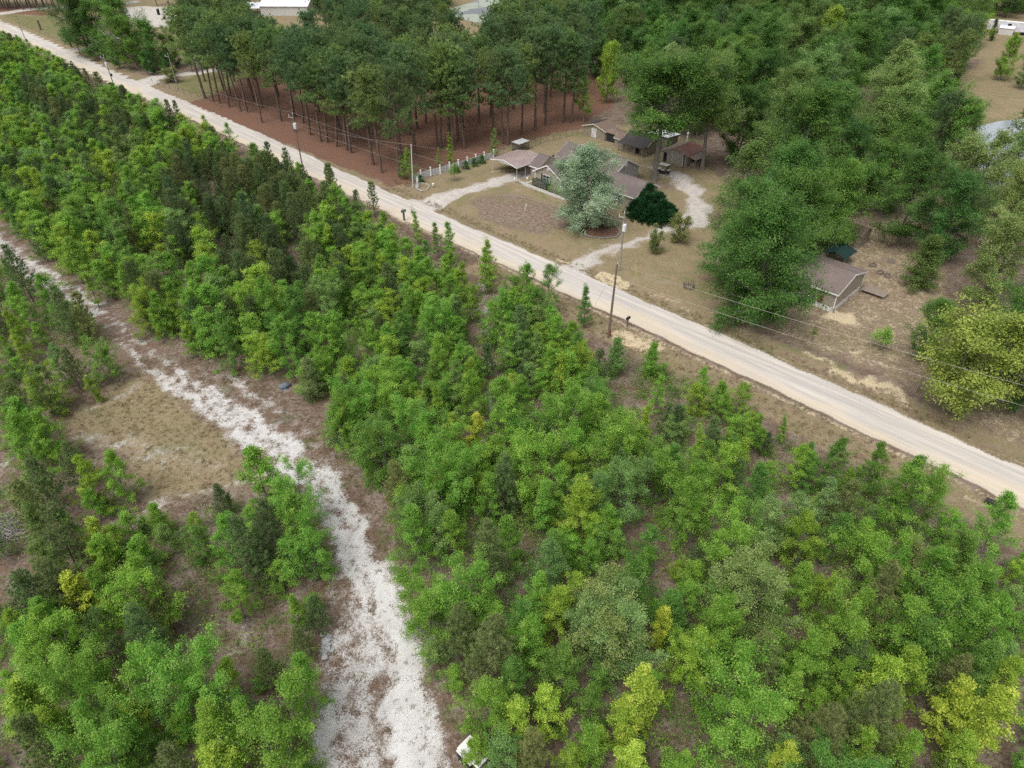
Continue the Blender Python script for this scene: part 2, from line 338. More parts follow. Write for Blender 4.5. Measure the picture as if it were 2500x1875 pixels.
def ground_material():
    t = NT('earth'); o = t.obj()
    mA = t.n('ShaderNodeAttribute', attribute_name='mask_a'); mB = t.n('ShaderNodeAttribute', attribute_name='mask_b')
    sa = t.n('ShaderNodeSeparateColor'); t.set(sa.inputs[0], mA.outputs['Color'])
    sb = t.n('ShaderNodeSeparateColor'); t.set(sb.inputs[0], mB.outputs['Color'])
    road, white, yel, straw = sa.outputs[0], sa.outputs[1], sa.outputs[2], mA.outputs['Alpha']
    gr, tan, bare, drv = sb.outputs[0], sb.outputs[1], sb.outputs[2], mB.outputs['Alpha']
    fine = t.noise(o, 3.2, 6, .68); fine2 = t.noise(o, 8.0, 5, .7, .6); mid = t.noise(o, .55, 5, .6); big = t.noise(o, .09, 4, .55)
    tiny = t.noise(o, 11.0, 4, .7)
    rm = t.n('ShaderNodeMapping', vector_type='TEXTURE'); t.set(rm.inputs[0], o); rm.inputs['Rotation'].default_value = (0, 0, ROT)
    st = t.n('ShaderNodeMapping'); t.set(st.inputs[0], rm.outputs[0]); st.inputs['Scale'].default_value = (.045, 1.0, 1)
    streak = t.noise(st.outputs[0], 1.5, 6, .65)
    st2 = t.n('ShaderNodeMapping'); t.set(st2.inputs[0], rm.outputs[0]); st2.inputs['Scale'].default_value = (.6, .8, 1)
    def th(m, nz, k, s): return t.ss(t.math('ADD', m, t.math('MULTIPLY', t.math('SUBTRACT', nz, .5), k)), .5 - s, .5 + s)
    # thicket floor: leaf litter
    lit = t.mix(t.ss(mid, .38, .62), (.165, .112, .082), (.235, .188, .155))
    lit = t.mix(t.ss(fine, .42, .66), lit, (.095, .066, .050))
    lit = t.mix(t.math('MULTIPLY', t.ss(tiny, .56, .72), .7), lit, (.34, .29, .25))
    lit = t.mix(t.math('MULTIPLY', t.ss(t.noise(o, .30, 5, .6), .56, .70), .55), lit, (.07, .10, .028))
    # dry grass
    dg = t.mix(t.ss(mid, .36, .64), (.235, .178, .112), (.195, .165, .085))
    dg = t.mix(t.ss(fine, .40, .70), dg, (.30, .235, .155))
    dg = t.mix(t.math('MULTIPLY', t.ss(fine2, .54, .70), .8), dg, (.10, .082, .045))
    jag = t.math('MULTIPLY_ADD', mid, .6, t.math('MULTIPLY', fine, .4))
    c = t.mix(th(tan, jag, 1.3, .18), lit, dg)
    br = t.mix(t.ss(t.noise(st2.outputs[0], 2.2, 6, .65), .38, .64), (.145, .095, .072), (.25, .195, .165))
    c = t.mix(t.math('MULTIPLY', th(bare, fine, .8, .25), .85), c, br)
    c = t.mix(t.math('MULTIPLY', t.math('MULTIPLY', tan, t.ss(t.noise(o, .16, 5, .65, .6), .46, .66)), .5), c, (.135, .14, .062))
    c = t.mix(t.math('MULTIPLY', t.math('MULTIPLY', tan, t.ss(t.noise(o, .33, 6, .7, 1.0), .56, .70)), .5), c, (.33, .275, .215))
    gg = t.mix(t.ss(fine2, .4, .65), (.085, .115, .034), (.16, .165, .065))
    c = t.mix(t.math('MULTIPLY', th(gr, mid, 1.0, .25), .8), c, gg)
    ps = t.mix(t.ss(mid, .38, .64), (.170, .092, .062), (.150, .090, .066))
    ps = t.mix(t.ss(tiny, .5, .7), ps, (.235, .125, .082))
    ps = t.mix(t.ss(t.noise(o, 1.1, 5, .6), .60, .72), ps, (.085, .05, .036))
    c = t.mix(th(straw, fine, .8, .15), c, ps)
    ys = t.mix(t.ss(fine, .4, .66), (.56, .46, .30), (.44, .36, .25))
    c = t.mix(t.math('MULTIPLY', th(yel, t.math('MULTIPLY_ADD', fine, .55, t.math('MULTIPLY', t.noise(o, .8, 6, .7, .8), .45)), 1.7, .14), .9), c, ys)
    ws = t.mix(t.ss(mid, .35, .7), (.60, .590, .578), (.48, .464, .448))
    ws = t.mix(t.math('MULTIPLY', t.ss(fine2, .57, .66), .85), ws, (.20, .155, .115))
    ws = t.mix(t.math('MULTIPLY', t.ss(tiny, .62, .70), .6), ws, (.26, .22, .175))
    fw = t.math('MULTIPLY_ADD', t.math('SUBTRACT', fine2, .5), 1.2, t.math('MULTIPLY', t.math('SUBTRACT', mid, .5), .75))
    fw = t.math('MULTIPLY_ADD', t.math('SUBTRACT', t.noise(o, 1.3, 6, .72, .6), .5), .62, fw)
    c = t.mix(t.ss(t.math('ADD', white, fw), .36, .64), c, ws)
    gv = t.mix(t.ss(mid, .35, .65), (.50, .465, .42), (.40, .37, .34))
    gv = t.mix(t.math('MULTIPLY', t.ss(fine2, .5, .7), .5), gv, (.27, .24, .21))
    c = t.mix(th(drv, jag, 1.5, .16), c, gv)
    rd = t.mix(t.ss(streak, .34, .62), (.55, .505, .45), (.42, .392, .365))
    sp = t.n('ShaderNodeSeparateXYZ'); t.set(sp.inputs[0], rm.outputs[0])
    low = t.ss(t.math('ADD', sp.outputs[1], t.math('MULTIPLY', t.math('SUBTRACT', big, .5), 9.0)), 73.6, 71.4)
    rd = t.mix(t.math('MULTIPLY', low, .5), rd, (.59, .485, .335))
    rd = t.mix(t.math('MULTIPLY', t.ss(t.noise(st.outputs[0], 4.5, 4, .7), .58, .70), .35), rd, (.30, .27, .235))
    rd = t.mix(t.math('MULTIPLY', t.ss(fine, .55, .75), .22), rd, (.66, .63, .58))
    c = t.mix(th(road, fine, .55, .10), c, rd)
    h = t.math('ADD', t.math('MULTIPLY', fine, .6), t.math('MULTIPLY', tiny, .4))
    rough = t.math('SUBTRACT', 1.0, t.math('MULTIPLY', road, .8))
    b = t.n('ShaderNodeBump'); t.set(b.inputs['Height'], h); b.inputs['Distance'].default_value = .12; t.set(b.inputs['Strength'], t.math('MULTIPLY', rough, .55))
    return t.out(t.prin(c, .95, .08, normal=b.outputs[0]))
M['earth'] = ground_material()
maskA = np.stack([m_road, np.clip(m_w, 0, 1), np.clip(m_y, 0, 1), m_ps], -1).reshape(-1, 4).astype(np.float32)
maskB = np.stack([m_gr, np.clip(m_tn, 0, 1), np.clip(m_br, 0, 1), m_drive], -1).reshape(-1, 4).astype(np.float32)
VV = np.stack([X, Y, z], -1).reshape(-1, 3)
ny, nx = X.shape
ii, jj = np.meshgrid(np.arange(nx - 1), np.arange(ny - 1)); k0 = (jj * nx + ii)
quads = np.stack([k0, k0 + 1, k0 + nx + 1, k0 + nx], -1).reshape(-1, 4)
cx = lambda f: ((f[:-1, :-1] + f[1:, 1:] + f[:-1, 1:] + f[1:, :-1]) / 4).reshape(-1)
cls = np.zeros(len(quads), int)
cls[cx(poly_sd(X, Y, gp(STRAW))) > 0] = 7
cls[cx(poly_sd(X, Y, gp(MARSH))) > 0] = 8
cls[(cx(poly_sd(X, Y, gp(YARD))) > 0)] = 4
cls[(cx(poly_sd(X, Y, gp(FIELD))) > 0)] = 9
cls[cx(poly_sd(X, Y, gp(CLEARING))) > 0] = 5
cls[cx(m_ar) > .5] = 6
cls[cx(track_sd) > 0] = 2
cls[cx(d1) > 0] = 3; cls[cx(d2) > 0] = 10
cls[cx(road_sd) > 0] = 1
for ci, nm, lb in ((0, 'ground', 'brown leaf litter ground under the thicket and woods'), (1, 'road', 'pale sandy dirt road running diagonally across the picture'),
        (2, 'sandy_track', 'bright white sand track at the lower left'), (3, 'driveway', 'pale gravel driveway leading to the metal carport'),
        (4, 'lawn', 'dry tan lawn around the house and sheds'), (5, 'clearing', 'tan grassy clearing beside the white sand track'),
        (6, 'riding_arena', 'bare pale sand arena near the top left'), (7, 'pine_floor', 'red brown pine straw floor under the tall pines'),
        (8, 'marsh', 'tan dry marsh grass field at the right edge'), (9, 'field', 'mown green tan field at the top left corner'),
        (10, 'driveway', 'gravel drive curving past the juniper toward the garage')):
    f = quads[cls == ci]
    if not len(f): continue
    used, inv = np.unique(f, return_inverse=True)
    me = np_mesh(nm, VV[used], [inv.reshape(-1, 4)], smooth=True)
    for an, dat in (('mask_a', maskA), ('mask_b', maskB)):
        at = me.attributes.new(an, 'FLOAT_COLOR', 'POINT'); at.data.foreach_set('color', dat[used].ravel())
    tag(link(nm, me, None, M['earth']), lb, nm.replace('_', ' '), kind='structure')

def water_mat(name, algae):
    t = NT(name); o = t.obj()
    n = t.noise(o, .06, 5, .6, .8)
    c = t.mix(t.ss(n, .47, .50), (.02, .022, .02), (.30, .33, .27)) if algae else (.30, .325, .35)  # without algae: the sky's pale reflection is put into the base colour
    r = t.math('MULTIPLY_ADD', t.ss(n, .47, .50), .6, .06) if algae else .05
    return t.out(t.prin(c, r, .5, normal=t.bump(t.noise(o, 1.5, 3), .06, .05)))
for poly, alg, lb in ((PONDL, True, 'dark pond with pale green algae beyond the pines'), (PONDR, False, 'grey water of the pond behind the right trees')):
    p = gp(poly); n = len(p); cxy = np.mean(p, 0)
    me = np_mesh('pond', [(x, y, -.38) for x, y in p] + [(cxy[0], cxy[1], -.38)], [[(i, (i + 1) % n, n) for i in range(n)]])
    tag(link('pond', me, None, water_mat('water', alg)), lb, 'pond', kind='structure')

# ------------------------------------------------------------------ tree prototypes
def unit(v): return v / (np.linalg.norm(v, axis=-1, keepdims=True) + 1e-9)
class Tree:
    """collects wood tubes and foliage faces of one tree"""
    def __init__(s, seed): s.r = np.random.default_rng(seed); s.wv = []; s.wf = []; s.nw = 0; s.lv = []; s.lq = []; s.lt = []; s.tint = []; s.nl = 0; s.cv = []; s.cf = []; s.nc = 0
    def limb(s, pts, rad, n=5):
        pts = np.asarray(pts, float); k = len(pts); d = unit(np.gradient(pts, axis=0))
        ref = np.where(np.abs(d[:, 2:3]) < .9, np.array([[0, 0, 1.]]), np.array([[1., 0, 0]]))
        u = unit(np.cross(d, ref)); v = np.cross(d, u); q = np.arange(n) * 2 * np.pi / n
        V = pts[:, None] + (u[:, None] * np.cos(q)[None, :, None] + v[:, None] * np.sin(q)[None, :, None]) * np.asarray(rad)[:, None, None]
        i, j = np.meshgrid(np.arange(k - 1), np.arange(n), indexing='ij'); b = s.nw
        s.wf.append(np.stack([b + i*n + j, b + i*n + (j+1) % n, b + (i+1)*n + (j+1) % n, b + (i+1)*n + j], -1).reshape(-1, 4))
        s.wv.append(V.reshape(-1, 3)); s.nw += k * n
    def leaves(s, c, L, tint, outw=None, flat=.8, wr=.62):
        n = len(c); r = s.r
        nrm = np.array([0, 0, flat]) + r.normal(0, .45, (n, 3))
        if outw is not None: nrm = nrm + outw * .45
        nrm = unit(nrm); d = unit(np.cross(nrm, r.normal(0, 1, (n, 3)))); w = np.cross(nrm, d)
        Ls = (L * r.uniform(.65, 1.3, n))[:, None]
        V = np.stack([c - d * Ls * .5, c + w * Ls * wr * .5 - nrm * Ls * .07, c + d * Ls * .5, c - w * Ls * wr * .5 - nrm * Ls * .07], 1)
        k = s.nl + np.arange(n)[:, None] * 4 + np.arange(4)[None]
        s.lv.append(V.reshape(-1, 3)); s.lq.append(k); s.tint.append(np.repeat(tint, 4)); s.nl += n * 4
    def needles(s, c, d, n, L, wd, spread, tint):
        m = len(c); r = s.r
        dirs = unit(np.repeat(d, n, 0) + r.normal(0, spread, (m * n, 3))); c2 = np.repeat(c, n, 0)
        side = unit(np.cross(dirs, r.normal(0, 1, (m * n, 3)))) * (wd * .5)
        Ls = (L * r.uniform(.7, 1.2, m * n))[:, None]
        st = c2 + dirs * Ls * .08
        V = np.stack([st - side, st + side, c2 + dirs * Ls], 1)
        k = s.nl + np.arange(m * n)[:, None] * 3 + np.arange(3)[None]
        s.lv.append(V.reshape(-1, 3)); s.lt.append(k); s.tint.append(np.repeat(np.repeat(tint, n) + r.normal(0, .08, m * n), 3)); s.nl += m * n * 3
    def candle(s, p, h, rd):
        a = np.arange(4) * np.pi / 2; b = s.nc
        s.cv.append(np.concatenate([p + np.stack([np.cos(a) * rd, np.sin(a) * rd, 0 * a], -1), p + np.stack([np.cos(a) * rd * .8, np.sin(a) * rd * .8, 0 * a + h * .7], -1), [p + np.array([0, 0, h])]]))
        s.cf += [(b+i, b+(i+1) % 4, b+4+(i+1) % 4, b+4+i) for i in range(4)] + [(b+4+i, b+4+(i+1) % 4, b+8, b+8) for i in range(4)]
        s.nc += 9
    def done(s, name):
        wood = np_mesh(name + '_wood', np.concatenate(s.wv), [np.concatenate(s.wf)], smooth=True)
        crown = None
        if s.lv:
            fs = []
            if s.lq: fs.append(np.concatenate(s.lq))
            if s.lt: fs.append(np.concatenate(s.lt))
            crown = np_mesh(name + '_crown', np.concatenate(s.lv), fs, np.clip(np.concatenate(s.tint), 0, 1))
        shoots = None
        if s.cv:
            cf = np.array(s.cf); q = cf[cf[:, 2] != cf[:, 3]]; tr = cf[cf[:, 2] == cf[:, 3]][:, :3]
            shoots = np_mesh(name + '_shoots', np.concatenate(s.cv), [q, tr])
        return wood, crown, shoots

def broad(seed, h=8., r=2.3, base=.12, nprim=30, nsec=6, ncl=3, nleaf=16, L=.17, spread=.26, prof='oval', trunk_r=.075, stems=1, keep=1.0, flat=.8, droop=0.0, tin=(.45, .26)):
    T = Tree(seed); R = T.r
    for sidx in range(stems):
        lean = R.normal(0, .05, 2) if stems == 1 else np.array([math.cos(sidx * 2.2 + seed), math.sin(sidx * 2.2 + seed)]) * R.uniform(.18, .30)
        hh = h * (1 if sidx == 0 else R.uniform(.75, .95))
        zs = np.linspace(0, hh * .95, 9); wob = np.cumsum(R.normal(0, .02 * h / 8, (9, 2)), 0); wob[0] = 0
        tp = np.column_stack([lean[0] * zs + wob[:, 0], lean[1] * zs + wob[:, 1], zs])
        tr = trunk_r * (1 - zs / (hh * 1.02)) ** .8 + .012; tr[0] *= 1.3
        T.limb(tp, tr, 7)
        np_ = nprim // stems
        for i in range(np_):
            t = (i + R.random()) / np_; f = base + (1 - base) * t; zc = hh * f * .95
            p0 = np.array([np.interp(zc, zs, tp[:, 0]), np.interp(zc, zs, tp[:, 1]), zc])
            az = i * 2.39996 + R.normal(0, .4)
            if prof == 'oval': wv = max(.10, math.sin(math.pi * min(1, t * .80 + .17))) ** .85 * (1.12 - .38 * t)
            elif prof == 'cone': wv = (1 - t) ** .8 * .95 + .1
            elif prof == 'dome': wv = max(.1, math.sqrt(max(0, 1 - (t * 1.02 - .18) ** 2 / .75))) if t > .18 else .75 + t
            else: wv = .55 + .3 * math.sin(t * 7 + seed)
            ln = r * wv * R.uniform(.5, 1.34)
            el = .15 + 1.0 * t ** 1.3 + R.normal(0, .14)
            d = np.array([math.cos(az) * math.cos(el), math.sin(az) * math.cos(el), math.sin(el)])
            ss = np.linspace(0, 1, 4)
            pp = p0 + d * ln * ss[:, None] + np.array([0, 0, 1]) * (ss ** 2)[:, None] * ln * (.12 - droop)
            br = max(.012, trunk_r * .38 * (1 - t * .7)); T.limb(pp, br * (1 - ss * .8), 4)
            for j in range(nsec):
                q = .28 + .72 * (j + R.random()) / nsec
                c0 = np.array([np.interp(q, ss, pp[:, k]) for k in range(3)])
                d2 = unit(d * .6 + R.normal(0, .55, 3) + np.array([0, 0, .15])); l2 = ln * (.18 + .30 * (1 - q)) + .18 * r / 2.3
                if R.random() < .5: T.limb(np.stack([c0, c0 + d2 * l2]), np.array([.35, .15]) * br, 3)
                for k in range(ncl):
                    if R.random() > keep: continue
                    cc = c0 + d2 * l2 * (k + .6) / ncl
                    nl = max(3, int(nleaf * R.uniform(.6, 1.4)))
                    pts = cc + R.normal(0, 1, (nl, 3)) * np.array([1, 1, .62]) * spread
                    ow = unit(pts - np.array([tp[4, 0], tp[4, 1], h * .45]))
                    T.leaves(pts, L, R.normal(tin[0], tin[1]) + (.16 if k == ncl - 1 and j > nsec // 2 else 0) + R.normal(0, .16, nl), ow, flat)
    return T.done('broad')

def young_pine(seed, h=8., r=1.9, base=.10, whorls=12, nb=6, dens=1.0):
    T = Tree(seed); R = T.r
    zs = np.linspace(0, h, 8); lean = R.normal(0, .025, 2)
    tp = np.column_stack([lean[0] * zs, lean[1] * zs, zs]); T.limb(tp, .085 * (1 - zs / h * .92), 6)
    C_, D_, S_ = [], [], []
    for wi in range(whorls):
        t = (wi + R.random() * .5) / whorls; f = base + (1 - base) * t; zc = h * f
        for b in range(nb):
            if R.random() > dens: continue
            az = b * 2 * math.pi / nb + wi * .7 + R.normal(0, .25)
            ln = (r * (1 - t) ** .75 * R.uniform(.75, 1.15) + .30)
            el = .12 + .75 * t + R.normal(0, .1)
            d = np.array([math.cos(az) * math.cos(el), math.sin(az) * math.cos(el), math.sin(el)])
            ss = np.linspace(0, 1, 5); p0 = np.array([lean[0] * zc, lean[1] * zc, zc])
            pp = p0 + d * ln * ss[:, None] + np.array([0, 0, 1]) * (ss ** 2.2)[:, None] * ln * .38
            T.limb(pp, .022 * (1 - ss * .7) * (1.2 - t * .6), 4)
            nt_ = int(4 + ln * 4.5)
            for k in range(nt_):
                q = .30 + .70 * (k + R.random() * .6) / nt_
                c = np.array([np.interp(q, ss, pp[:, a]) for a in range(3)])
                td = unit(np.gradient(pp, axis=0)[min(4, int(q * 4))] + np.array([0, 0, .35]))
                if k < nt_ - 1:
                    s_ = unit(np.cross(td, R.normal(0, 1, 3))); c = c + s_ * R.uniform(.05, .34) * (1 - q * .4); td = unit(td * .7 + s_ * .7 + np.array([0, 0, .3]))
                elif R.random() < .55: T.candle(c, R.uniform(.18, .34), .022)
                C_.append(c); D_.append(td)
    top = np.array([lean[0] * h, lean[1] * h, h]); C_.append(top); D_.append(np.array([0, 0, 1.])); T.candle(top, .45, .025)
    C_ = np.array(C_); D_ = np.array(D_)
    T.needles(C_, D_, 32, .27, .032, .55, R.normal(.42, .17, len(C_)))
    return T.done('pine')

def tall_pine(seed, h=16., r=3.3, base=.40, nb=50, nt_=16, L=.46, wd=.058, nn=26):
    T = Tree(seed); R = T.r
    zs = np.linspace(0, h, 12); lean = R.normal(0, .022, 2); wob = np.cumsum(R.normal(0, .035, (12, 2)), 0); wob[0] = 0
    tp = np.column_stack([lean[0] * zs + wob[:, 0], lean[1] * zs + wob[:, 1], zs]); T.limb(tp, .23 * (1 - zs / h * .88) + .02, 8)
    for k in range(5):                                       # dead stubs below the crown
        zc = h * R.uniform(.12, base); az = R.random() * 6.28; p0 = np.array([np.interp(zc, zs, tp[:, 0]), np.interp(zc, zs, tp[:, 1]), zc])
        T.limb(np.stack([p0, p0 + np.array([math.cos(az), math.sin(az), .15]) * R.uniform(.5, 1.3)]), [.035, .012], 4)
    C_, D_, Q_ = [], [], []
    for i in range(nb):
        t = ((i + R.random()) / nb) ** .85; zc = h * (base + (1 - base) * t * .97)
        az = i * 2.39996 + R.normal(0, .5); wv = max(.3, math.sin(math.pi * min(1., .24 + t * .62))) ** .8
        ln = r * wv * R.uniform(.55, 1.2); el = -.1 + .95 * t + R.normal(0, .15)
        d = np.array([math.cos(az) * math.cos(el), math.sin(az) * math.cos(el), math.sin(el)])
        p0 = np.array([np.interp(zc, zs, tp[:, 0]), np.interp(zc, zs, tp[:, 1]), zc]); ss = np.linspace(0, 1, 4)
        pp = p0 + d * ln * ss[:, None] + np.array([0, 0, 1]) * (ss ** 2)[:, None] * ln * .22
        T.limb(pp, .05 * (1 - ss * .75) * (1.25 - t * .6), 4)
        tint = R.normal(.42, .14)
        for k in range(nt_):
            q = R.uniform(.42, 1.0); c = np.array([np.interp(q, ss, pp[:, a]) for a in range(3)])
            off = R.normal(0, 1, 3) * np.array([.50, .50, .22]) * (.55 + .5 * wv) + np.array([0, 0, .16])
            C_.append(c + off); D_.append(unit(d * .4 + off * .6 + np.array([0, 0, .6]))); Q_.append(tint + R.normal(0, .1))
    C_ = np.array(C_); D_ = np.array(D_)
    T.needles(C_, D_, nn, L, wd, .75, np.array(Q_))
    return T.done('tall')

def bare_tree(seed, h=6., r=1.3, nprim=26, nsec=4, tr=.06):
    T = Tree(seed); R = T.r
    zs = np.linspace(0, h, 8); wob = np.cumsum(R.normal(0, .03, (8, 2)), 0); wob[0] = 0
    tp = np.column_stack([wob, zs]); T.limb(tp, tr * (1 - zs / h * .9), 6)
    for i in range(nprim):
        t = (i + R.random()) / nprim; zc = h * (.18 + .8 * t); az = i * 2.4 + R.normal(0, .3); ln = r * (1.15 - t) * R.uniform(.6, 1.2); el = .6 + .4 * t
        d = np.array([math.cos(az) * math.cos(el), math.sin(az) * math.cos(el), math.sin(el)]); p0 = np.array([np.interp(zc, zs, tp[:, 0]), np.interp(zc, zs, tp[:, 1]), zc])
        ss = np.linspace(0, 1, 4); pp = p0 + d * ln * ss[:, None] + np.array([0, 0, .25]) * (ss ** 2)[:, None] * ln; T.limb(pp, tr * .4 * (1 - ss * .8), 4)
        for j in range(nsec):
            q = R.uniform(.3, 1); c0 = np.array([np.interp(q, ss, pp[:, k]) for k in range(3)]); d2 = unit(d + R.normal(0, .5, 3))
            T.limb(np.stack([c0, c0 + d2 * ln * .4]), [tr * .15, tr * .06], 3)
    return T.done('bare')

def juniper(seed):
    T = Tree(seed); R = T.r; C_, D_ = [], []
    for (px, py, hh, rr) in ((-1.6, .8, 5.0, 2.2), (.6, .6, 4.2, 2.2), (-.4, -.6, 4.0, 2.4), (2.0, -.2, 3.3, 2.1), (3.1, -.8, 2.0, 1.7), (-2.6, -.8, 2.6, 1.8), (.9, -1.6, 2.6, 1.9), (-1.1, -1.9, 2.0, 1.6), (2.3, 1.2, 2.4, 1.7)):
        T.limb(np.array([[px, py, 0], [px, py, hh * .9]]), [.09, .02], 5)
        for i in range(int(70 * rr)):
            t = R.random() ** 1.25; az = R.random() * 6.283; rad = rr * (1 - t) ** .8 * R.uniform(.72, 1.05) + .1; zc = hh * t
            c = np.array([px + math.cos(az) * rad, py + math.sin(az) * rad, zc + .1]); C_.append(c); D_.append(unit(np.array([math.cos(az), math.sin(az), .75])))
    C_ = np.array(C_); D_ = np.array(D_)
    for k in range(3): T.needles(C_ + R.normal(0, .12, C_.shape), D_, 10, .55, .10, .42, R.normal(.4, .2, len(C_)))
    return T.done('juniper')

PROTO = {
 'sap': [broad(10 + i, 8, 2.6, .06, 30, 6, 3, 28, .122, .165, p) for i, p in enumerate(('cone', 'oval', 'cone', 'cone', 'oval', 'cone', 'oval'))],
 'thin': [broad(30 + i, 8, 1.75, .12, 28, 5, 2, 25, .145, .18, p, keep=.85) for i, p in enumerate(('oval', 'col', 'cone'))],
 'lime': [broad(40 + i, 8, 1.75, .08, 30, 5, 2, 30, .165, .18, p, keep=.85, tin=(.5, .26)) for i, p in enumerate(('oval', 'col', 'oval'))],
 'wide': [broad(50 + i, 8, 3.2, .06, 34, 8, 3, 25, .132, .20, ('dome', 'oval', 'dome')[i], stems=2 + i % 2) for i in range(3)],
 'yp': [young_pine(60 + i, 8, 1.8 + .2 * (i % 3), .1, 11 + i % 3, 6) for i in range(5)],
 'ypthin': [young_pine(70 + i, 6, 1.0, .22, 9, 5, .75) for i in range(2)],
 'tp': [tall_pine(80 + i, 16, 3.2 + .4 * (i % 3), (.36, .44, .50, .55)[i % 4]) for i in range(7)],
 'big': [broad(100 + i, 15, 5.6, .10, 44, 9, 4, 27, .225, .40, p, .26, stems=1 + i % 2) for i, p in enumerate(('dome', 'oval', 'dome', 'oval', 'dome'))],
 'bigthin': [broad(120 + i, 15, 4.2, .16, 38, 8, 3, 27, .225, .34, 'oval', .2, keep=.75) for i in range(3)],
 'pop': [broad(130 + i, 10, 1.3, .06, 40, 4, 2, 16, .26, .24, 'col', .1) for i in range(2)],
 'maple': [broad(140, 12, 5.6, .08, 66, 12, 4, 26, .20, .34, 'oval', .24, flat=.6, droop=.20, tin=(.5, .32))],
 'oak': [broad(150 + i, 12, 6.0, .05, 64, 11, 4, 24, .21, .36, 'oval', .32, droop=.16) for i in range(3)],
 'shade': [broad(160 + i, 17, 6.8, .50, 58, 11, 4, 24, .23, .44, 'oval', .38, droop=-.05) for i in range(2)],
 'multi': [broad(165, 11, 4.6, .24, 60, 10, 4, 17, .22, .36, 'oval', .16, stems=4)],
 'cedar': [broad(170, 10, 3.6, .10, 46, 7, 3, 16, .20, .34, 'cone', .16, keep=.8, flat=1.4, droop=.1)],
 'cone': [broad(180, 8, 2.0, .03, 44, 6, 3, 16, .17, .28, 'cone', .1)],
 'myrtle': [broad(190 + i, 4, 1.35, .10, 44, 6, 3, 13, .12, .16, 'oval', .05, stems=5, keep=.9) for i in range(2)],
 'ball': [broad(200, 1.2, .7, .02, 26, 4, 2, 12, .10, .12, 'dome', .03)],
 'small': [broad(205 + i, 2.4, 1.1, .45, 18, 4, 2, 12, .12, .16, 'dome', .03) for i in range(2)],
 'dead': [bare_tree(210)], 'deadbig': [bare_tree(211, 10, 4.0, 34, 7, .16)], 'juniper': [juniper(220)],
}
PH = {'sap': 8, 'thin': 8, 'lime': 8, 'wide': 8, 'yp': 8, 'ypthin': 6, 'tp': 16, 'big': 15, 'bigthin': 15, 'pop': 10, 'maple': 12, 'oak': 12, 'shade': 17, 'multi': 11, 'cedar': 10, 'cone': 8, 'myrtle': 4, 'ball': 1.2, 'small': 2.4, 'dead': 6, 'deadbig': 10, 'juniper': 5}
PRAD = {'sap': 2.4, 'thin': 1.75, 'lime': 1.7, 'wide': 3.2, 'yp': 1.9, 'ypthin': 1.1, 'tp': 3.0, 'big': 5.6, 'bigthin': 4.2, 'pop': 1.3, 'maple': 5.4, 'oak': 6, 'shade': 6.8, 'multi': 4.6, 'cedar': 3.6, 'cone': 2, 'myrtle': 1.5, 'ball': .7, 'small': 1.1, 'dead': 1.3, 'deadbig': 4, 'juniper': 4}
NAMEK = {'sap': 'broadleaf_sapling', 'thin': 'broadleaf_sapling', 'lime': 'broadleaf_sapling', 'wide': 'broadleaf_sapling', 'yp': 'young_pine', 'ypthin': 'young_pine', 'tp': 'tall_pine',
         'big': 'broadleaf_tree', 'bigthin': 'broadleaf_tree', 'pop': 'columnar_tree', 'maple': 'maple_tree', 'oak': 'oak_tree', 'shade': 'shade_tree', 'multi': 'multi_stem_tree', 'cedar': 'cedar_tree',
         'cone': 'conical_shrub', 'myrtle': 'upright_shrub', 'ball': 'round_shrub', 'small': 'small_tree', 'dead': 'dead_sapling', 'deadbig': 'dead_tree', 'juniper': 'juniper_bush'}
WOODM = {'yp': 'bark_pine', 'ypthin': 'bark_pine', 'tp': 'bark_pine', 'dead': 'bark_dead', 'deadbig': 'bark_dead'}
for k, l in PROTO.items():
    for wood, crown, shoots in l:
        wood.materials.append(M[WOODM.get(k, 'bark_grey')])
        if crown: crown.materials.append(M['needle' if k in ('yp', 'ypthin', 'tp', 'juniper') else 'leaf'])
        if shoots: shoots.materials.append(M['candle'])
# leaf colours (albedo)
COL = {'green': (.222, .418, .066), 'mid': (.165, .318, .064), 'grey': (.215, .350, .105), 'lime': (.390, .510, .070), 'yellow': (.275, .430, .060), 'silver': (.285, .405, .135), 'deep': (.092, .200, .050),
       'pine': (.200, .285, .105), 'pinedark': (.160, .240, .098), 'pineolive': (.250, .305, .115), 'tall': (.150, .240, .095), 'tall2': (.210, .310, .095), 'maple': (.36, .46, .285), 'juniper': (.028, .095, .034), 'rust': (.235, .275, .095), 'moss': (.165, .265, .072), 'stems': (.275, .375, .085), 'oakg': (.115, .240, .052)}
ADJ = {'green': 'bright green', 'mid': 'mid green', 'grey': 'grey green', 'lime': 'lime yellow', 'yellow': 'yellow green', 'silver': 'pale silvery green', 'deep': 'deep green', 'pine': 'dark green', 'pinedark': 'blackish green', 'pineolive': 'olive green',
       'tall': 'dark needled', 'tall2': 'lighter green', 'maple': 'silver green', 'juniper': 'dark green', 'rust': 'rusty green', 'moss': 'mossy green', 'stems': 'yellow green', 'oakg': 'dark green'}

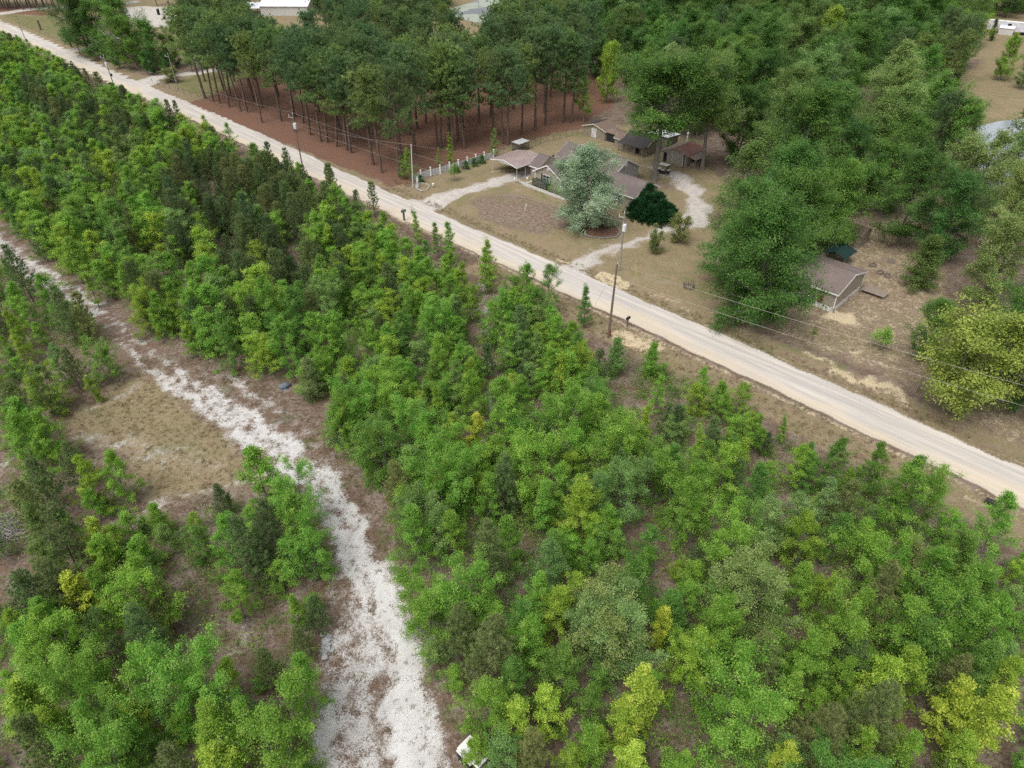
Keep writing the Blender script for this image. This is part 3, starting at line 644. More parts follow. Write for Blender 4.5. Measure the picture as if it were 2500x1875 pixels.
# ------------------------------------------------------------------ buildings
def siding(name, c, pitch=.12, vert=False):
    t = NT(name); o = t.obj(); s = t.n('ShaderNodeSeparateXYZ'); t.set(s.inputs[0], o)
    v = t.math('ADD', s.outputs[0], s.outputs[1]) if vert else s.outputs[2]
    saw = t.math('FRACT', t.math('DIVIDE', v, pitch))
    n = t.noise(o, 1.3, 5, .6)
    col = t.mix(t.ss(n, .4, .7), c, tuple(k * .82 for k in c))
    return t.out(t.prin(col, .6, .3, normal=t.bump(saw, .5, .02)))
def shingles(name, c1, c2):
    t = NT(name); o = t.obj()
    br = t.n('ShaderNodeTexBrick'); t.set(br.inputs['Vector'], o); br.inputs['Scale'].default_value = 3.2
    br.inputs['Mortar Size'].default_value = .015; t.set(br.inputs['Color1'], c1); t.set(br.inputs['Color2'], c2); t.set(br.inputs['Mortar'], tuple(k * .6 for k in c1))
    n = t.noise(o, 14, 4, .7); n2 = t.noise(o, .5, 4, .6)
    c = t.mix(t.math('MULTIPLY', t.ss(n, .4, .7), .45), br.outputs[0], tuple(k * .55 for k in c1))
    c = t.mix(t.math('MULTIPLY', t.ss(n2, .45, .75), .35), c, tuple(min(1, k * 1.35) for k in c2))
    return t.out(t.prin(c, .92, .1, normal=t.bump(n, .3, .02)))
def ribbed(name, c, c2, rust=None, pitch=.25):
    t = NT(name); o = t.obj(); s = t.n('ShaderNodeSeparateXYZ'); t.set(s.inputs[0], o)
    wv = t.math('FRACT', t.math('DIVIDE', s.outputs[1], pitch)); rb = t.ss(wv, .75, .9)
    n = t.noise(o, .7, 6, .65)
    col = t.mix(t.ss(n, .4, .65), c, c2)
    if rust: col = t.mix(t.ss(t.noise(o, .9, 6, .7, .5), .50, .62), col, rust)
    return t.out(t.prin(col, .5, .4, normal=t.bump(rb, .5, .03)))
M['tan_siding'] = siding('tan_siding', (.34, .30, .245)); M['grey_siding'] = siding('grey_siding', (.36, .345, .335), .13)
M['shed_wall'] = siding('shed_wall', (.26, .225, .175), .3, True); M['garage_wall'] = siding('garage_wall', (.30, .265, .22), .25)
M['roof_mauve'] = shingles('roof_mauve', (.150, .122, .115), (.182, .150, .142)); M['roof_home'] = shingles('roof_home', (.185, .145, .135), (.22, .175, .162))
M['roof_brown'] = shingles('roof_brown', (.175, .125, .10), (.20, .15, .125)); M['roof_black'] = shingles('roof_black', (.055, .05, .052), (.075, .066, .066))
M['carport_roof'] = ribbed('carport_roof', (.27, .205, .195), (.315, .25, .235)); M['carport_dark'] = simple('carport_dark', (.12, .07, .06), .5)
M['red_roof'] = ribbed('red_roof', (.30, .095, .075), (.36, .15, .12), (.27, .21, .17)); M['rust_roof'] = ribbed('rust_roof', (.30, .25, .21), (.24, .19, .15), (.32, .16, .11))
M['white_metal'] = ribbed('white_metal', (.72, .73, .77), (.66, .67, .70)); M['trailer'] = ribbed('trailer', (.62, .61, .66), (.54, .53, .57), pitch=.6)
M['white'] = simple('white_paint', (.76, .75, .73), .5, .4, var=.06); M['offwhite'] = simple('offwhite', (.60, .585, .56), .6, var=.15)
M['glass'] = simple('glass', (.035, .045, .05), .08, .6, var=.1); M['shutter'] = simple('shutter', (.012, .045, .035), .5)
M['concrete'] = simple('concrete', (.42, .405, .375), .9, .1, var=.12, scale=2, bump=.2); M['paver'] = simple('paver', (.38, .385, .39), .9, .1, var=.08, scale=6, bump=.25)
M['pole'] = bark('pole_wood', (.135, .105, .08), (.20, .165, .135)); M['pole_grey'] = bark('pole_grey', (.22, .205, .185), (.30, .285, .26)); M['pole_white'] = bark('pole_white', (.42, .41, .40), (.55, .54, .52))
M['wood'] = bark('old_wood', (.20, .16, .125), (.30, .255, .215)); M['metal'] = simple('galvanised', (.45, .47, .49), .4, .5, .4, var=.1); M['can'] = simple('transformer_grey', (.62, .65, .67), .45, .4, var=.05)
M['porcelain'] = simple('porcelain', (.60, .62, .64), .25, .5, var=.05); M['black'] = simple('black', (.02, .02, .021), .5, var=.2); M['rubber'] = simple('rubber', (.025, .025, .025), .85, .1)
M['wire'] = simple('wire', (.30, .28, .25), .5, .3, .3); M['wire_dark'] = simple('wire_dark', (.13, .12, .11), .6); M['red'] = simple('red', (.45, .05, .03), .6); M['yellow'] = simple('yellow_tape', (.62, .55, .08), .6)
M['dark'] = simple('dark_opening', (.02, .018, .016), .9); M['door_wood'] = simple('door_wood', (.13, .055, .035), .6); M['screen'] = simple('screen', (.045, .045, .05), .9, .1, var=.3, scale=8)
M['mulch'] = simple('mulch', (.10, .052, .036), .95, .05, scale=4, col2=(.19, .12, .09), bump=.4); M['block'] = simple('block', (.24, .225, .205), .9, .1); M['stone'] = simple('stone', (.42, .40, .37), .9, .1, scale=2)
M['cream'] = simple('cream', (.62, .58, .48), .6); M['seat'] = simple('seat', (.55, .53, .48), .6); M['cart_body'] = simple('cart_body', (.02, .02, .025), .35, .5); M['cart_white'] = simple('cart_white', (.70, .69, .66), .45, .4, var=.06)
M['tarp'] = simple('tarp', (.018, .045, .042), .5, .3); M['bluegrey'] = simple('bluegrey', (.16, .185, .22), .7); M['mesh_panel'] = simple('mesh_panel', (.50, .505, .50), .7, .2, var=.18, scale=5)
M['mailbox_grey'] = simple('mailbox_grey', (.13, .155, .155), .5, .3); M['culvert'] = simple('culvert', (.03, .03, .03), .6)

def gable(T, x0, x1, y0, y1, eave, ridge, axis, wall, roofs, trim='white', oh=.35, th=.12, base=0.0, ends=(1, 1)):
    f = (lambda p: p) if axis == 'x' else (lambda p: (p[1], p[0], p[2]))
    if axis == 'y': X0, X1, Y0, Y1 = y0, y1, x0, x1
    else: X0, X1, Y0, Y1 = x0, x1, y0, y1
    ym = (Y0 + Y1) / 2
    def pr(poly, c0, c1, name, mat):
        n = len(poly); mb = MB()
        mb.add([f((c0, p[0], p[1])) for p in poly] + [f((c1, p[0], p[1])) for p in poly], [tuple(range(n-1, -1, -1)), tuple(range(n, 2*n))] + [(i, (i+1) % n, n+(i+1) % n, n+i) for i in range(n)])
        return mb.build(name, M[mat], T)
    if wall: pr([(Y0, base), (Y1, base), (Y1, eave), (ym, ridge), (Y0, eave)], X0, X1, 'wall', wall)
    sl = (ridge - eave) / (ym - Y0); g = .006
    for k, sg in enumerate((-1, 1)):
        ye = ym + sg * (ym - Y0 + oh); ze = eave - oh * sl
        r = pr([(ym, ridge + g), (ye, ze + g), (ye, ze + th), (ym, ridge + th + .015)], X0 - oh * ends[0], X1 + oh * ends[1], 'roof_slope', roofs[k % len(roofs)])
        if trim:
            yo = ye + sg * .035
            pr([(ye + sg * .003, ze - .12), (yo, ze - .12), (yo, ze + th * .9), (ye + sg * .003, ze + th * .9)], X0 - oh * ends[0], X1 + oh * ends[1], 'fascia', trim)
            for e, (xa, xb) in enumerate(((X0 - oh - .04, X0 - oh - .004), (X1 + oh + .004, X1 + oh + .04))):
                if ends[e]: pr([(ym, ridge + th * .9 + .01), (yo, ze + th * .7), (yo, ze - .13), (ym, ridge - .14)], xa, xb, 'rake_board', trim)
    rc = pr([(ym - .14, ridge + th - .01), (ym, ridge + th + .06), (ym + .14, ridge + th - .01)], X0 - oh * ends[0] + .02, X1 + oh * ends[1] - .02, 'ridge_cap', roofs[0])
def win_front(T, xc, y, z0, w, h, halves=1, shut=None):
    fr = pbox('window', M['white'], T, xc - w/2, xc + w/2, y - .05, y - .004, z0, z0 + h)
    n = halves; pw = (w - .08 * (n + 1)) / n
    for k in range(n):
        xa = xc - w/2 + .08 + k * (pw + .08)
        for q in range(2):
            za = z0 + .08 + q * (h - .12) / 2; pbox('pane', M['glass'], fr, xa, xa + pw, y - .058, y - .03, za, za + (h - .24) / 2)
    pbox('sill', M['white'], fr, xc - w/2 - .06, xc + w/2 + .06, y - .10, y - .052, z0 - .06, z0 + .0)
    if shut:
        for s in (-1, 1):
            xa = xc + s * (w/2 + .03); pbox('shutter', M[shut], T, min(xa, xa + s * .38), max(xa, xa + s * .38), y - .04, y - .004, z0 - .02, z0 + h + .02)
def win_side(T, x, yc, z0, w, h):
    fr = pbox('window', M['white'], T, x + .004, x + .05, yc - w/2, yc + w/2, z0, z0 + h)
    pbox('pane', M['glass'], fr, x + .03, x + .058, yc - w/2 + .08, yc + w/2 - .08, z0 + .08, z0 + h - .08)

# the house: origin at a=-92, b=99.8
H_ = abthing('house', 'tan sided house with mauve shingle roof behind the silver maple', 'house', -92.0, 99.8)
gable(H_, 0, 6.6, 0, 7.4, 2.35, 4.15, 'y', 'tan_siding', ['roof_mauve'], ends=(1, 0))
gable(H_, -2.7, .0, 1.6, 6.9, 2.35, 3.85, 'x', 'tan_siding', ['roof_mauve'], ends=(1, 0))
gable(H_, 4.4, 22.3, 2.4, 9.6, 2.5, 4.25, 'x', 'tan_siding', ['roof_mauve'], ends=(0, 1))
gable(H_, -1.3, 13.4, 7.2, 15.7, 2.6, 4.85, 'x', 'grey_siding', ['roof_mauve'])
win_front(H_, 3.0, 0, .75, 1.9, 1.35, 2, 'shutter')
MB().tube([(3.3, -.03, 3.35), (3.3, -.005, 3.35)], .28, 14).build('gable_vent', M['white'], H_)
pbox('gable_vent', M['white'], H_, 13.406, 13.44, 11.1, 11.7, 3.5, 4.3); win_front(H_, 9.5, 2.4, .9, 1.4, 1.2, 1); win_front(H_, 13.5, 2.4, .9, 1.4, 1.2, 1); win_front(H_, 18.5, 2.4, .9, 1.6, 1.2, 2)
pbox('door', M['white'], H_, -1.2, -.3, 1.54, 1.596, .15, 2.15)
for i in range(3): pbox('corner_board', M['white'], H_, *((-.05, .07, -.05, .07, 0, 2.3), (6.53, 6.65, -.05, .07, 0, 2.3), (22.24, 22.36, 2.34, 2.46, 0, 2.45))[i])
rl = pbox('porch_rail', M['white'], H_, 6.9, 9.9, -.25, -.17, .92, 1.0)
pbox('rail_bottom', M['white'], rl, 6.9, 9.9, -.25, -.17, .22, .30)
for i in range(4): pbox('rail_post', M['white'], rl, 6.85 + i, 6.97 + i, -.27, -.15, 0, 1.12)
for i in range(18): pbox('baluster', M['white'], rl, 7.03 + i * .16, 7.07 + i * .16, -.23, -.19, .3, .92)
MB().tube([(5.6, 11.0, 4.1), (5.6, 11.0, 4.75)], .09, 8).build('roof_pipe', M['white'], H_); MB().tube([(1.2, 9.4, 3.6), (1.2, 9.4, 4.15)], .09, 8).build('roof_pipe', M['white'], H_)

cp = abthing('carport', 'metal carport with ribbed mauve roof and thin posts', 'carport', -102.2, 97.7)
gable(cp, 0, 7.2, 0, 7.5, 2.55, 3.25, 'y', None, ['carport_roof'], oh=.12, th=.06)
MB().prism([(.1, 2.5), (7.1, 2.5), (3.6, 3.2)], 'y', .02, .06).build('gable_panel', M['offwhite'], cp)
pbox('side_band', M['carport_dark'], cp, 7.22, 7.27, .02, 7.48, 2.15, 2.5)
for yy in (.1, 2.5, 5.0, 7.4):
    for xx in (.1, 7.1): MB().tube([(xx, yy, 0), (xx, yy, 2.55)], .05, 6).build('post', M['offwhite'], cp)
wk = tag(MB().prism([(-2.6, -2.2), (-.9, -1.5), (-.9, -.1), (-.3, -.1), (-.3, -1.9), (11, -2.2), (11, -3.1), (.2, -3.1)], 'z', -.05, .07).build('walkway', M['concrete']), 'pale concrete walk along the front of the house', 'walkway', kind='structure')
wk.location = (*W2(-92, 99.8), 0); wk.rotation_euler = (0, 0, ROT)

def hedge(label, a0, a1, b0, b1, h, col):
    T = abthing('hedge', label, 'hedge', (a0 + a1) / 2, (b0 + b1) / 2)
    R = np.random.default_rng(int(a0 * -7)); n = 2600; lx, ly = (a1 - a0) / 2, (b1 - b0) / 2
    p = R.uniform(-1, 1, (n, 3)); k = R.integers(0, 3, n)
    for ax in range(3):
        s = k == ax; p[s, ax] = np.sign(p[s, ax]) if ax < 2 else 1
    e = np.maximum(1, (np.abs(p[:, 0]) ** 6 + np.abs(p[:, 1]) ** 6) ** (1 / 6)); p[:, 0] /= e; p[:, 1] /= e
    c = p * np.array([lx, ly, h / 2]) + np.array([0, 0, h / 2]) + R.normal(0, .03, (n, 3))
    t = Tree(int(h * 100)); t.leaves(c, .11, R.normal(.4, .2, n), unit(p), .5); t.limb(np.array([[0, 0, 0], [0, 0, h * .7]]), [.04, .02], 5)
    wood, crown, _ = t.done('hedge'); o = link('foliage', crown, T, M['leaf']); o.color = COL[col] + (1,); link('stem', wood, T, M['bark_grey'])
    MB().box(-lx * .9, lx * .9, -ly * .9, ly * .9, .05, h * .93, bev=.15).build('inner_growth', M['twig'], T)
hedge('dark clipped hedge under the shuttered window', -91.2, -87.2, 97.9, 99.2, 1.25, 'juniper'); hedge('lighter green hedge beside the white porch rail', -87.0, -82.0, 97.7, 98.9, 1.0, 'green')
for nm, a, b in (('driveway', -94.6, 96.7), ('front door', -93.0, 98.6)):
    T = abthing('lantern', 'small white garden lantern nearest the %s' % ('carport post' if nm == 'driveway' else 'house corner'), 'lantern', a, b, group='white garden lanterns')
    MB().tube([(0, 0, 0), (0, 0, .5)], .04, 6).build('post', M['white'], T); MB().tube([(0, 0, .5), (0, 0, .55), (0, 0, .85), (0, 0, 1.0)], [.1, .17, .17, .03], 8).build('lamp_head', M['white'], T)
kn = abthing('dog_kennel', 'wire mesh kennel with pale roof panels behind the carport', 'kennel', -108.1, 109.6)
for xx in (0, 1.1, 2.2):
    for yy in (0, 3.2): MB().tube([(xx, yy, 0), (xx, yy, 1.85)], .035, 5).build('post', M['wire_dark'], kn)
for k in range(5): pbox('roof_panel', M['mesh_panel'], kn, -.1, 2.3, -.1 + k * .68, .54 + k * .68, 1.86 + .01 * k, 1.89 + .01 * k)
for nm, d in (('front', (0, 2.2, -.012, .012)), ('back', (0, 2.2, 3.19, 3.21)), ('left', (-.012, .012, 0, 3.2)), ('right', (2.19, 2.21, 0, 3.2))):
    mb = MB(); hor = d[1] - d[0] > 1
    for i in range(13):
        zz = .1 + i * .14; mb.box(d[0], d[1], d[2], d[3], zz, zz + .02)
    L_ = 2.2 if hor else 3.2
    for i in range(int(L_ / .16)):
        q = .08 + i * .16
        mb.box(*((q, q + .02, d[2] - .004, d[3] + .004) if hor else (d[0] - .004, d[1] + .004, q, q + .02)), .05, 1.83)
    mb.build('mesh_side', M['wire_dark'], kn)

s1 = abthing('shed', 'small tan barn shed with white cross braced door by the pines', 'shed', -104.0, 128.8)
gable(s1, 0, 6.4, 0, 4.3, 2.15, 3.15, 'y', 'shed_wall', ['roof_black', 'roof_brown'], trim='cream', oh=.25)
d = pbox('door', M['offwhite'], s1, 2.5, 3.9, -.06, -.004, .1, 2.1)
for (p, q) in (((2.55, .15), (3.85, 2.05)), ((3.85, .15), (2.55, 2.05))):
    MB().tube([(p[0], -.09, p[1]), (q[0], -.09, q[1])], .05, 4).build('brace', M['white'], d)
gable(s1, 6.4, 9.3, .3, 4.0, 1.9, 2.2, 'x', None, ['roof_brown'], trim=None, oh=.1)
for xx in (6.5, 9.2):
    for yy in (.35, 3.95): pbox('post', M['wood'], s1, xx - .06, xx + .06, yy - .06, yy + .06, 0, 1.9)
pbox('screen', M['screen'], s1, 6.45, 9.2, .40, .44, .1, 1.85); pbox('screen', M['screen'], s1, 9.2, 9.24, .4, 3.9, .1, 1.85)
s2 = abthing('shed', 'long tan outbuilding with black shingle roof and open porch', 'shed', -91.4, 125.8)
gable(s2, 0, 6.4, 1.6, 6.0, 2.2, 3.6, 'x', 'shed_wall', ['roof_black'], trim='cream', oh=.25); gable(s2, -2.6, -.1, 1.9, 5.4, 1.9, 2.9, 'x', 'shed_wall', ['roof_brown'], trim='cream', oh=.2)
MB().prism([(-.3, 1.85), (1.62, 2.32), (1.62, 2.42), (-.3, 1.95)], 'x', -.2, 6.6).build('porch_roof', M['roof_black'], s2)
for xx in (0, 2.1, 4.2, 6.3): pbox('porch_post', M['wood'], s2, xx - .06, xx + .06, -.1, .02, 0, 1.9)
for i in range(14): pbox('porch_rail_slat', M['wood'], s2, .2 + i * .28, .26 + i * .28, -.06, -.02, .1, .9)
pbox('door', M['dark'], s2, 3.4, 4.4, 1.55, 1.596, .05, 2.0); win_front(s2, 1.4, 1.6, .9, 1.0, .9); pbox('gable_vent', M['offwhite'], s2, 6.404, 6.44, 3.5, 4.1, 2.7, 3.1)
s3 = abthing('shed', 'flat white metal roofed shed behind the shade tree trunk', 'shed', -88.4, 132.0)
pbox('wall', M['shed_wall'], s3, .1, 5.0, .1, 4.4, 0, 2.9)
MB().prism([(-.2, 3.25), (4.7, 2.95), (4.7, 3.03), (-.2, 3.33)], 'x', -.1, 5.3).build('roof', M['white_metal'], s3); pbox('door', M['dark'], s3, 1.2, 2.2, .05, .096, 0, 2.0)
ga = abthing('garage', 'tan garage with rusty red metal roof and panel door', 'garage', -81.3, 127.4)
gable(ga, 0, 6.0, 0, 6.4, 2.2, 3.25, 'y', 'garage_wall', ['rust_roof', 'red_roof'], trim='wood', oh=.2)
dr = pbox('garage_door', M['offwhite'], ga, 2.6, 5.3, -.03, -.004, 0, 2.05)
for q in range(4): pbox('door_panel', M['garage_wall'], dr, 2.72, 5.18, -.055, -.02, .06 + q * .5, .5 + q * .5)
pbox('doorway', M['dark'], ga, .5, 1.3, -.02, -.004, 0, 1.95)
MB().prism([(6.05, 2.05), (8.0, 1.75), (8.0, 1.83), (6.05, 2.13)], 'y', .5, 5.8).build('lean_to_roof', M['rust_roof'], ga)
for yy in (.6, 3.0, 5.6): pbox('post', M['wood'], ga, 7.8, 7.9, yy, yy + .1, 0, 1.75)
pbox('stored_boards', M['wood'], ga, 6.3, 7.4, 1.2, 4.6, 0, .9)
lp = abthing('lamp_post', 'short dark yard lamp post before the garage', 'lamp post', -75.3, 126.6)
MB().tube([(0, 0, 0), (0, 0, 3.0)], .09, 6).build('post', M['black'], lp); MB().tube([(0, 0, 3.0), (-.25, 0, 3.05), (-.3, 0, 2.85)], [.05, .05, .12], 8).build('lamp_head', M['offwhite'], lp)

mh = abthing('mobile_home', 'tan mobile home with white skirting behind the roadside oak', 'mobile home', -44.0, 93.0)
gable(mh, 0, 16, 0, 9.4, 2.95, 4.25, 'x', 'tan_siding', ['roof_home'], oh=.25, base=.72)
for nm, d in (('skirting', (-.02, 16.02, -.02, 9.42, -.1, .72)),): pbox(nm, M['offwhite'], mh, *d)
for k in range(26): pbox('skirt_rib', M['white'], mh, .3 + k * .6, .5 + k * .6, -.045, -.022, .0, .70)
for k in range(14): pbox('skirt_rib', M['white'], mh, 16.022, 16.045, .2 + k * .66, .42 + k * .66, .0, .70)
for xc in (7.3, 10.5, 12.6): win_front(mh, xc, 0, 1.25, 1.2, 1.3)
pbox('door', M['door_wood'], mh, 8.6, 9.4, -.05, -.004, .75, 2.75); pbox('door', M['door_wood'], mh, 13.6, 14.3, -.05, -.004, .75, 2.75)
for c in ((15.93, 16.05, -.05, .07), (15.93, 16.05, 9.33, 9.45), (-.05, .07, -.05, .07)): pbox('corner_board', M['white'], mh, *c, .73, 2.9)
for (xx, yy) in ((16.2, -.1), (16.2, 4.8), (16.2, 8.8)): pbox('support_post', M['wood'], mh, xx - .07, xx + .07, yy - .07, yy + .07, 0, .75)
dk = abthing('deck', 'weathered low wooden deck at the back corner of the mobile home', 'deck', -27.6, 101.5)
for k in range(9): pbox('plank', M['wood'], dk, 0, 3.4, k * .22, k * .22 + .2, .42, .47)
for xx in (.1, 3.2):
    for yy in (.1, 1.8): pbox('leg', M['wood'], dk, xx, xx + .1, yy, yy + .1, 0, .42)
tr_ = abthing('awning', 'dark green tarp roof under trees behind the mobile home', 'awning', -36.0, 106.0)
gable(tr_, 0, 3.6, 0, 4.0, 2.0, 2.6, 'y', None, ['tarp'], trim=None, oh=.1, th=.05)
for xx in (.1, 3.5):
    for yy in (.1, 3.9): MB().tube([(xx, yy, 0), (xx, yy, 2.0)], .04, 5).build('post', M['metal'], tr_)
sh = abthing('shed', 'small brown roofed shed half hidden behind the mobile home', 'shed', -37.5, 115.5)
gable(sh, 0, 3.6, 0, 4.0, 2.1, 2.9, 'x', 'shed_wall', ['roof_brown'], trim=None, oh=.2)
for i, (u, v) in enumerate(((2148,668),(2166,676),(2175,640),(2130,650))):
    x, y = G(u, v); T = thing('wood_crate', 'low dark wooden crate behind the mobile home, %s from the deck' % ('nearest', 'second', 'fourth', 'third')[i], 'crate', (x, y, 0), .5 + i, 'crates behind the mobile home')
    pbox('base', M['wood'], T, -.5, .5, -.35, .35, 0, .08)
    for dd in ((-.5, .5, -.38, -.33), (-.5, .5, .33, .38), (-.53, -.48, -.33, .33), (.48, .53, -.33, .33)): pbox('side', M['wood'], T, *dd, .08, .45)

x, y = G(620, 38)
bn = thing('barn', 'open shelter and barn with bright white metal roof at the top', 'barn', (x, y, 0), ROT + .75)
gable(bn, 3, 22, 0, 15, 3.4, 5.6, 'x', 'offwhite', ['white_metal'], trim=None, oh=.4)
MB().prism([(-.5, 2.6), (9, 3.4), (9, 3.48), (-.5, 2.68)], 'x', -5, 2.6).build('shelter_roof', M['white_metal'], bn)
for xx in (-4.8, -1.2, 2.3):
    for yy in (-.3, 8.8): pbox('post', M['wood'], bn, xx - .1, xx + .1, yy - .1, yy + .1, 0, 2.6 if yy < 0 else 3.3)
x, y = G(2405, 78)
tl = thing('box_trailer', 'long white box trailer parked at the top right edge', 'trailer', (x, y, 0), -.62)
pbox('body', M['trailer'], tl, 0, 16, 0, 2.6, 1.1, 3.9); pbox('roof', M['white'], tl, -.03, 16.03, -.03, 2.63, 3.9, 3.96); pbox('window', M['dark'], tl, 6.2, 7.4, -.03, -.003, 2.6, 3.4); pbox('door', M['offwhite'], tl, 8.0, 9.0, -.04, -.003, 1.2, 3.5)
pbox('axle_frame', M['black'], tl, 10.8, 14.2, .3, 2.3, .5, 1.095)
for xx in (11.6, 13.0):
    for yy in (-.05, 2.35):
        wv = MB().tube([(xx, yy, .5), (xx, yy + .3, .5)], .5, 16).build('wheel', M['rubber'], tl)
sh = thing('shed', 'small white lean-to shed against the box trailer', 'shed', (x + 2.0, y - 4.5, 0), -.62)
gable(sh, 0, 4.5, 0, 2.6, 2.2, 2.7, 'x', 'offwhite', ['white_metal'], trim=None, oh=.15)

def cart(label, x, y, rz):
    T = thing('golf_cart', label, 'golf cart', (x, y, hz(x, y)), rz)
    b = MB(); b.box(-1.15, 1.15, -.58, .58, .28, .48, bev=.05); b.prism([(-1.2, .45), (-.35, .45), (-.3, .78), (-1.15, .85)], 'y', -.56, .56); b.prism([(.75, .45), (1.25, .45), (1.22, .62), (.85, .95), (.75, .95)], 'y', -.54, .54)
    b.build('body', M['cart_body'], T); pbox('hood', M['cart_white'], T, .80, 1.22, -.5, .5, .951, .99, bev=.01)
    pbox('seat', M['seat'], T, -.40, .12, -.52, .52, .74, .90, bev=.04); pbox('backrest', M['seat'], T, -.52, -.41, -.52, .52, .86, 1.3, bev=.03)
    pbox('cargo_deck', M['cart_white'], T, -1.3, -.56, -.52, .52, .88, .94)
    pbox('roof', M['cart_white'], T, -1.05, .95, -.62, .62, 1.88, 1.96, bev=.03)
    for sx, tx in ((-.95, -.6), (.80, .80)):
        for sy in (-.5, .5): MB().tube([(tx, sy, .85), (sx, sy, 1.88)], .025, 6).build('roof_post', M['black'], T)
    MB().add([(.82, -.5, .98), (.82, .5, .98), (.78, .5, 1.85), (.78, -.5, 1.85), (.83, -.5, .98), (.83, .5, .98), (.79, .5, 1.85), (.79, -.5, 1.85)], [(0,1,2,3),(7,6,5,4),(0,4,5,1),(1,5,6,2),(2,6,7,3),(3,7,4,0)]).build('windshield', M['glass'], T)
    MB().tube([(.7, -.2, .8), (.4, -.2, 1.1)], .025, 6).build('steering_column', M['black'], T); MB().tube([(.40, -.2, 1.1), (.38, -.2, 1.115)], .17, 12).build('steering_wheel', M['black'], T)
    for xx in (-.78, .82):
        for yy in (-.62, .42):
            wv = MB().tube([(xx, yy, .23), (xx, yy + .2, .23)], .23, 16).build('wheel', M['rubber'], T); MB().tube([(xx, yy - .01, .23), (xx, yy + .21, .23)], .12, 12).build('rim', M['offwhite'], wv)
    return T
x, y = G(1620, 424); cart('white topped golf cart parked by the shade tree trunk', x, y, ROT + .15)
x, y = G(1160, 1866); c2 = cart('white topped cart half hidden under saplings at the track edge', x, y, -.75); c2.scale = (1.05, 1.05, .95)

# ------------------------------------------------------------------ fences
def post_fence(name, label, cat, pts, hgt, postm, rad, mesh=None, rails=2, railr=.012):
    x0, y0 = pts[0]; T = thing(name, label, cat, (x0, y0, 0)); P = [(x - x0, y - y0, hz(x, y)) for x, y in pts]
    for p in P: MB().tube([(p[0], p[1], p[2] - .1), (p[0], p[1], p[2] + hgt)], rad, 6).build('post', M[postm], T)
    for k in range(rails):
        mb = MB(); zz = hgt * (.95 - .85 * k / max(1, rails - 1)) if rails > 1 else hgt * .9
        mb.tube([(p[0], p[1], p[2] + zz) for p in P], railr, 4).build('wire', M['wire_dark'], T)
    return T
def lerp(pts, n):
    d = [0]
    for i in range(1, len(pts)): d.append(d[-1] + math.hypot(pts[i][0] - pts[i-1][0], pts[i][1] - pts[i-1][1]))
    return [(float(np.interp(q, d, [p[0] for p in pts])), float(np.interp(q, d, [p[1] for p in pts]))) for q in np.linspace(0, d[-1], n)]
FP = [(1028,436),(1052,429.6),(1075,424),(1098,417),(1119.6,410.6),(1141,404),(1162,397.6),(1182.5,392),(1205,386)]
fpts = gp([(1012,441)] + FP); x0, y0 = fpts[0]
wf = thing('picket_fence', 'grey panel fence with white posts along the pines', 'fence', (x0, y0, 0))
for i, (px, py) in enumerate(fpts[1:]):
    pbox('post', M['white'], wf, px - x0 - .13, px - x0 + .13, py - y0 - .13, py - y0 + .13, 0, 1.75); pbox('post_cap', M['white'], wf, px - x0 - .17, px - x0 + .17, py - y0 - .17, py - y0 + .17, 1.755, 1.82)
for i in range(len(fpts) - 1):
    (xa, ya), (xb, yb) = fpts[i], fpts[i+1]; dx, dy = xb - xa, yb - ya; L_ = math.hypot(dx, dy); nx_, ny_ = -dy / L_ * .03, dx / L_ * .03
    q0, q1 = (.0 if i == 0 else .14 / L_), 1 - .14 / L_
    A0 = (xa + dx * q0 - x0, ya + dy * q0 - y0); A1 = (xa + dx * q1 - x0, ya + dy * q1 - y0)
    pn = MB().prism([(A0[0] - nx_, A0[1] - ny_), (A1[0] - nx_, A1[1] - ny_), (A1[0] + nx_, A1[1] + ny_), (A0[0] + nx_, A0[1] + ny_)], 'z', .05, 1.25).build('panel', M['mesh_panel'], wf)
    MB().tube([(A0[0], A0[1], 1.28), (A1[0], A1[1], 1.28)], .035, 5).build('top_rail', M['offwhite'], pn)
post_fence('wire_fence', 'thin wire yard fence along the pines behind the kennel', 'fence', lerp(gp([(1297,362),(1320,350),(1350,343),(1390,333),(1424,322)]), 10), 1.3, 'wire_dark', .045)
post_fence('wire_fence', 'dark wire fence below the left pines at the lawn', 'fence', lerp(gp([(372,202),(400,212),(430,222),(460,230),(500,242),(540,262)]), 12), 1.3, 'wire_dark', .05)
post_fence('wire_fence', 'sagging wire fence beside the far left field', 'fence', lerp(gp([(40,55),(85,75),(130,95),(175,116)]), 14), 1.1, 'wood', .06)
post_fence('wire_fence', 'wire fence behind the garage at the wood edge', 'fence', lerp(gp([(1640,332),(1680,336),(1720,342),(1780,350)]), 8), 1.4, 'metal', .04, rails=4)
for u, v, h, lb in ((100, 73, 3.0, 'far dark post standing in the top left field'), (175, 116, 3.2, 'dark gate post beside the far side road')):
    x, y = G(u, v); T = thing('gate_post', lb, 'post', (x, y, 0)); MB().tube([(0, 0, 0), (0, 0, h * .9), (0, 0, h)], [.35, .33, .2], 8).build('post', M['bark_pine'], T); MB().tube([(0, 0, h), (0, 0, h + .12)], [.4, .34], 8).build('cap', M['black'], T)

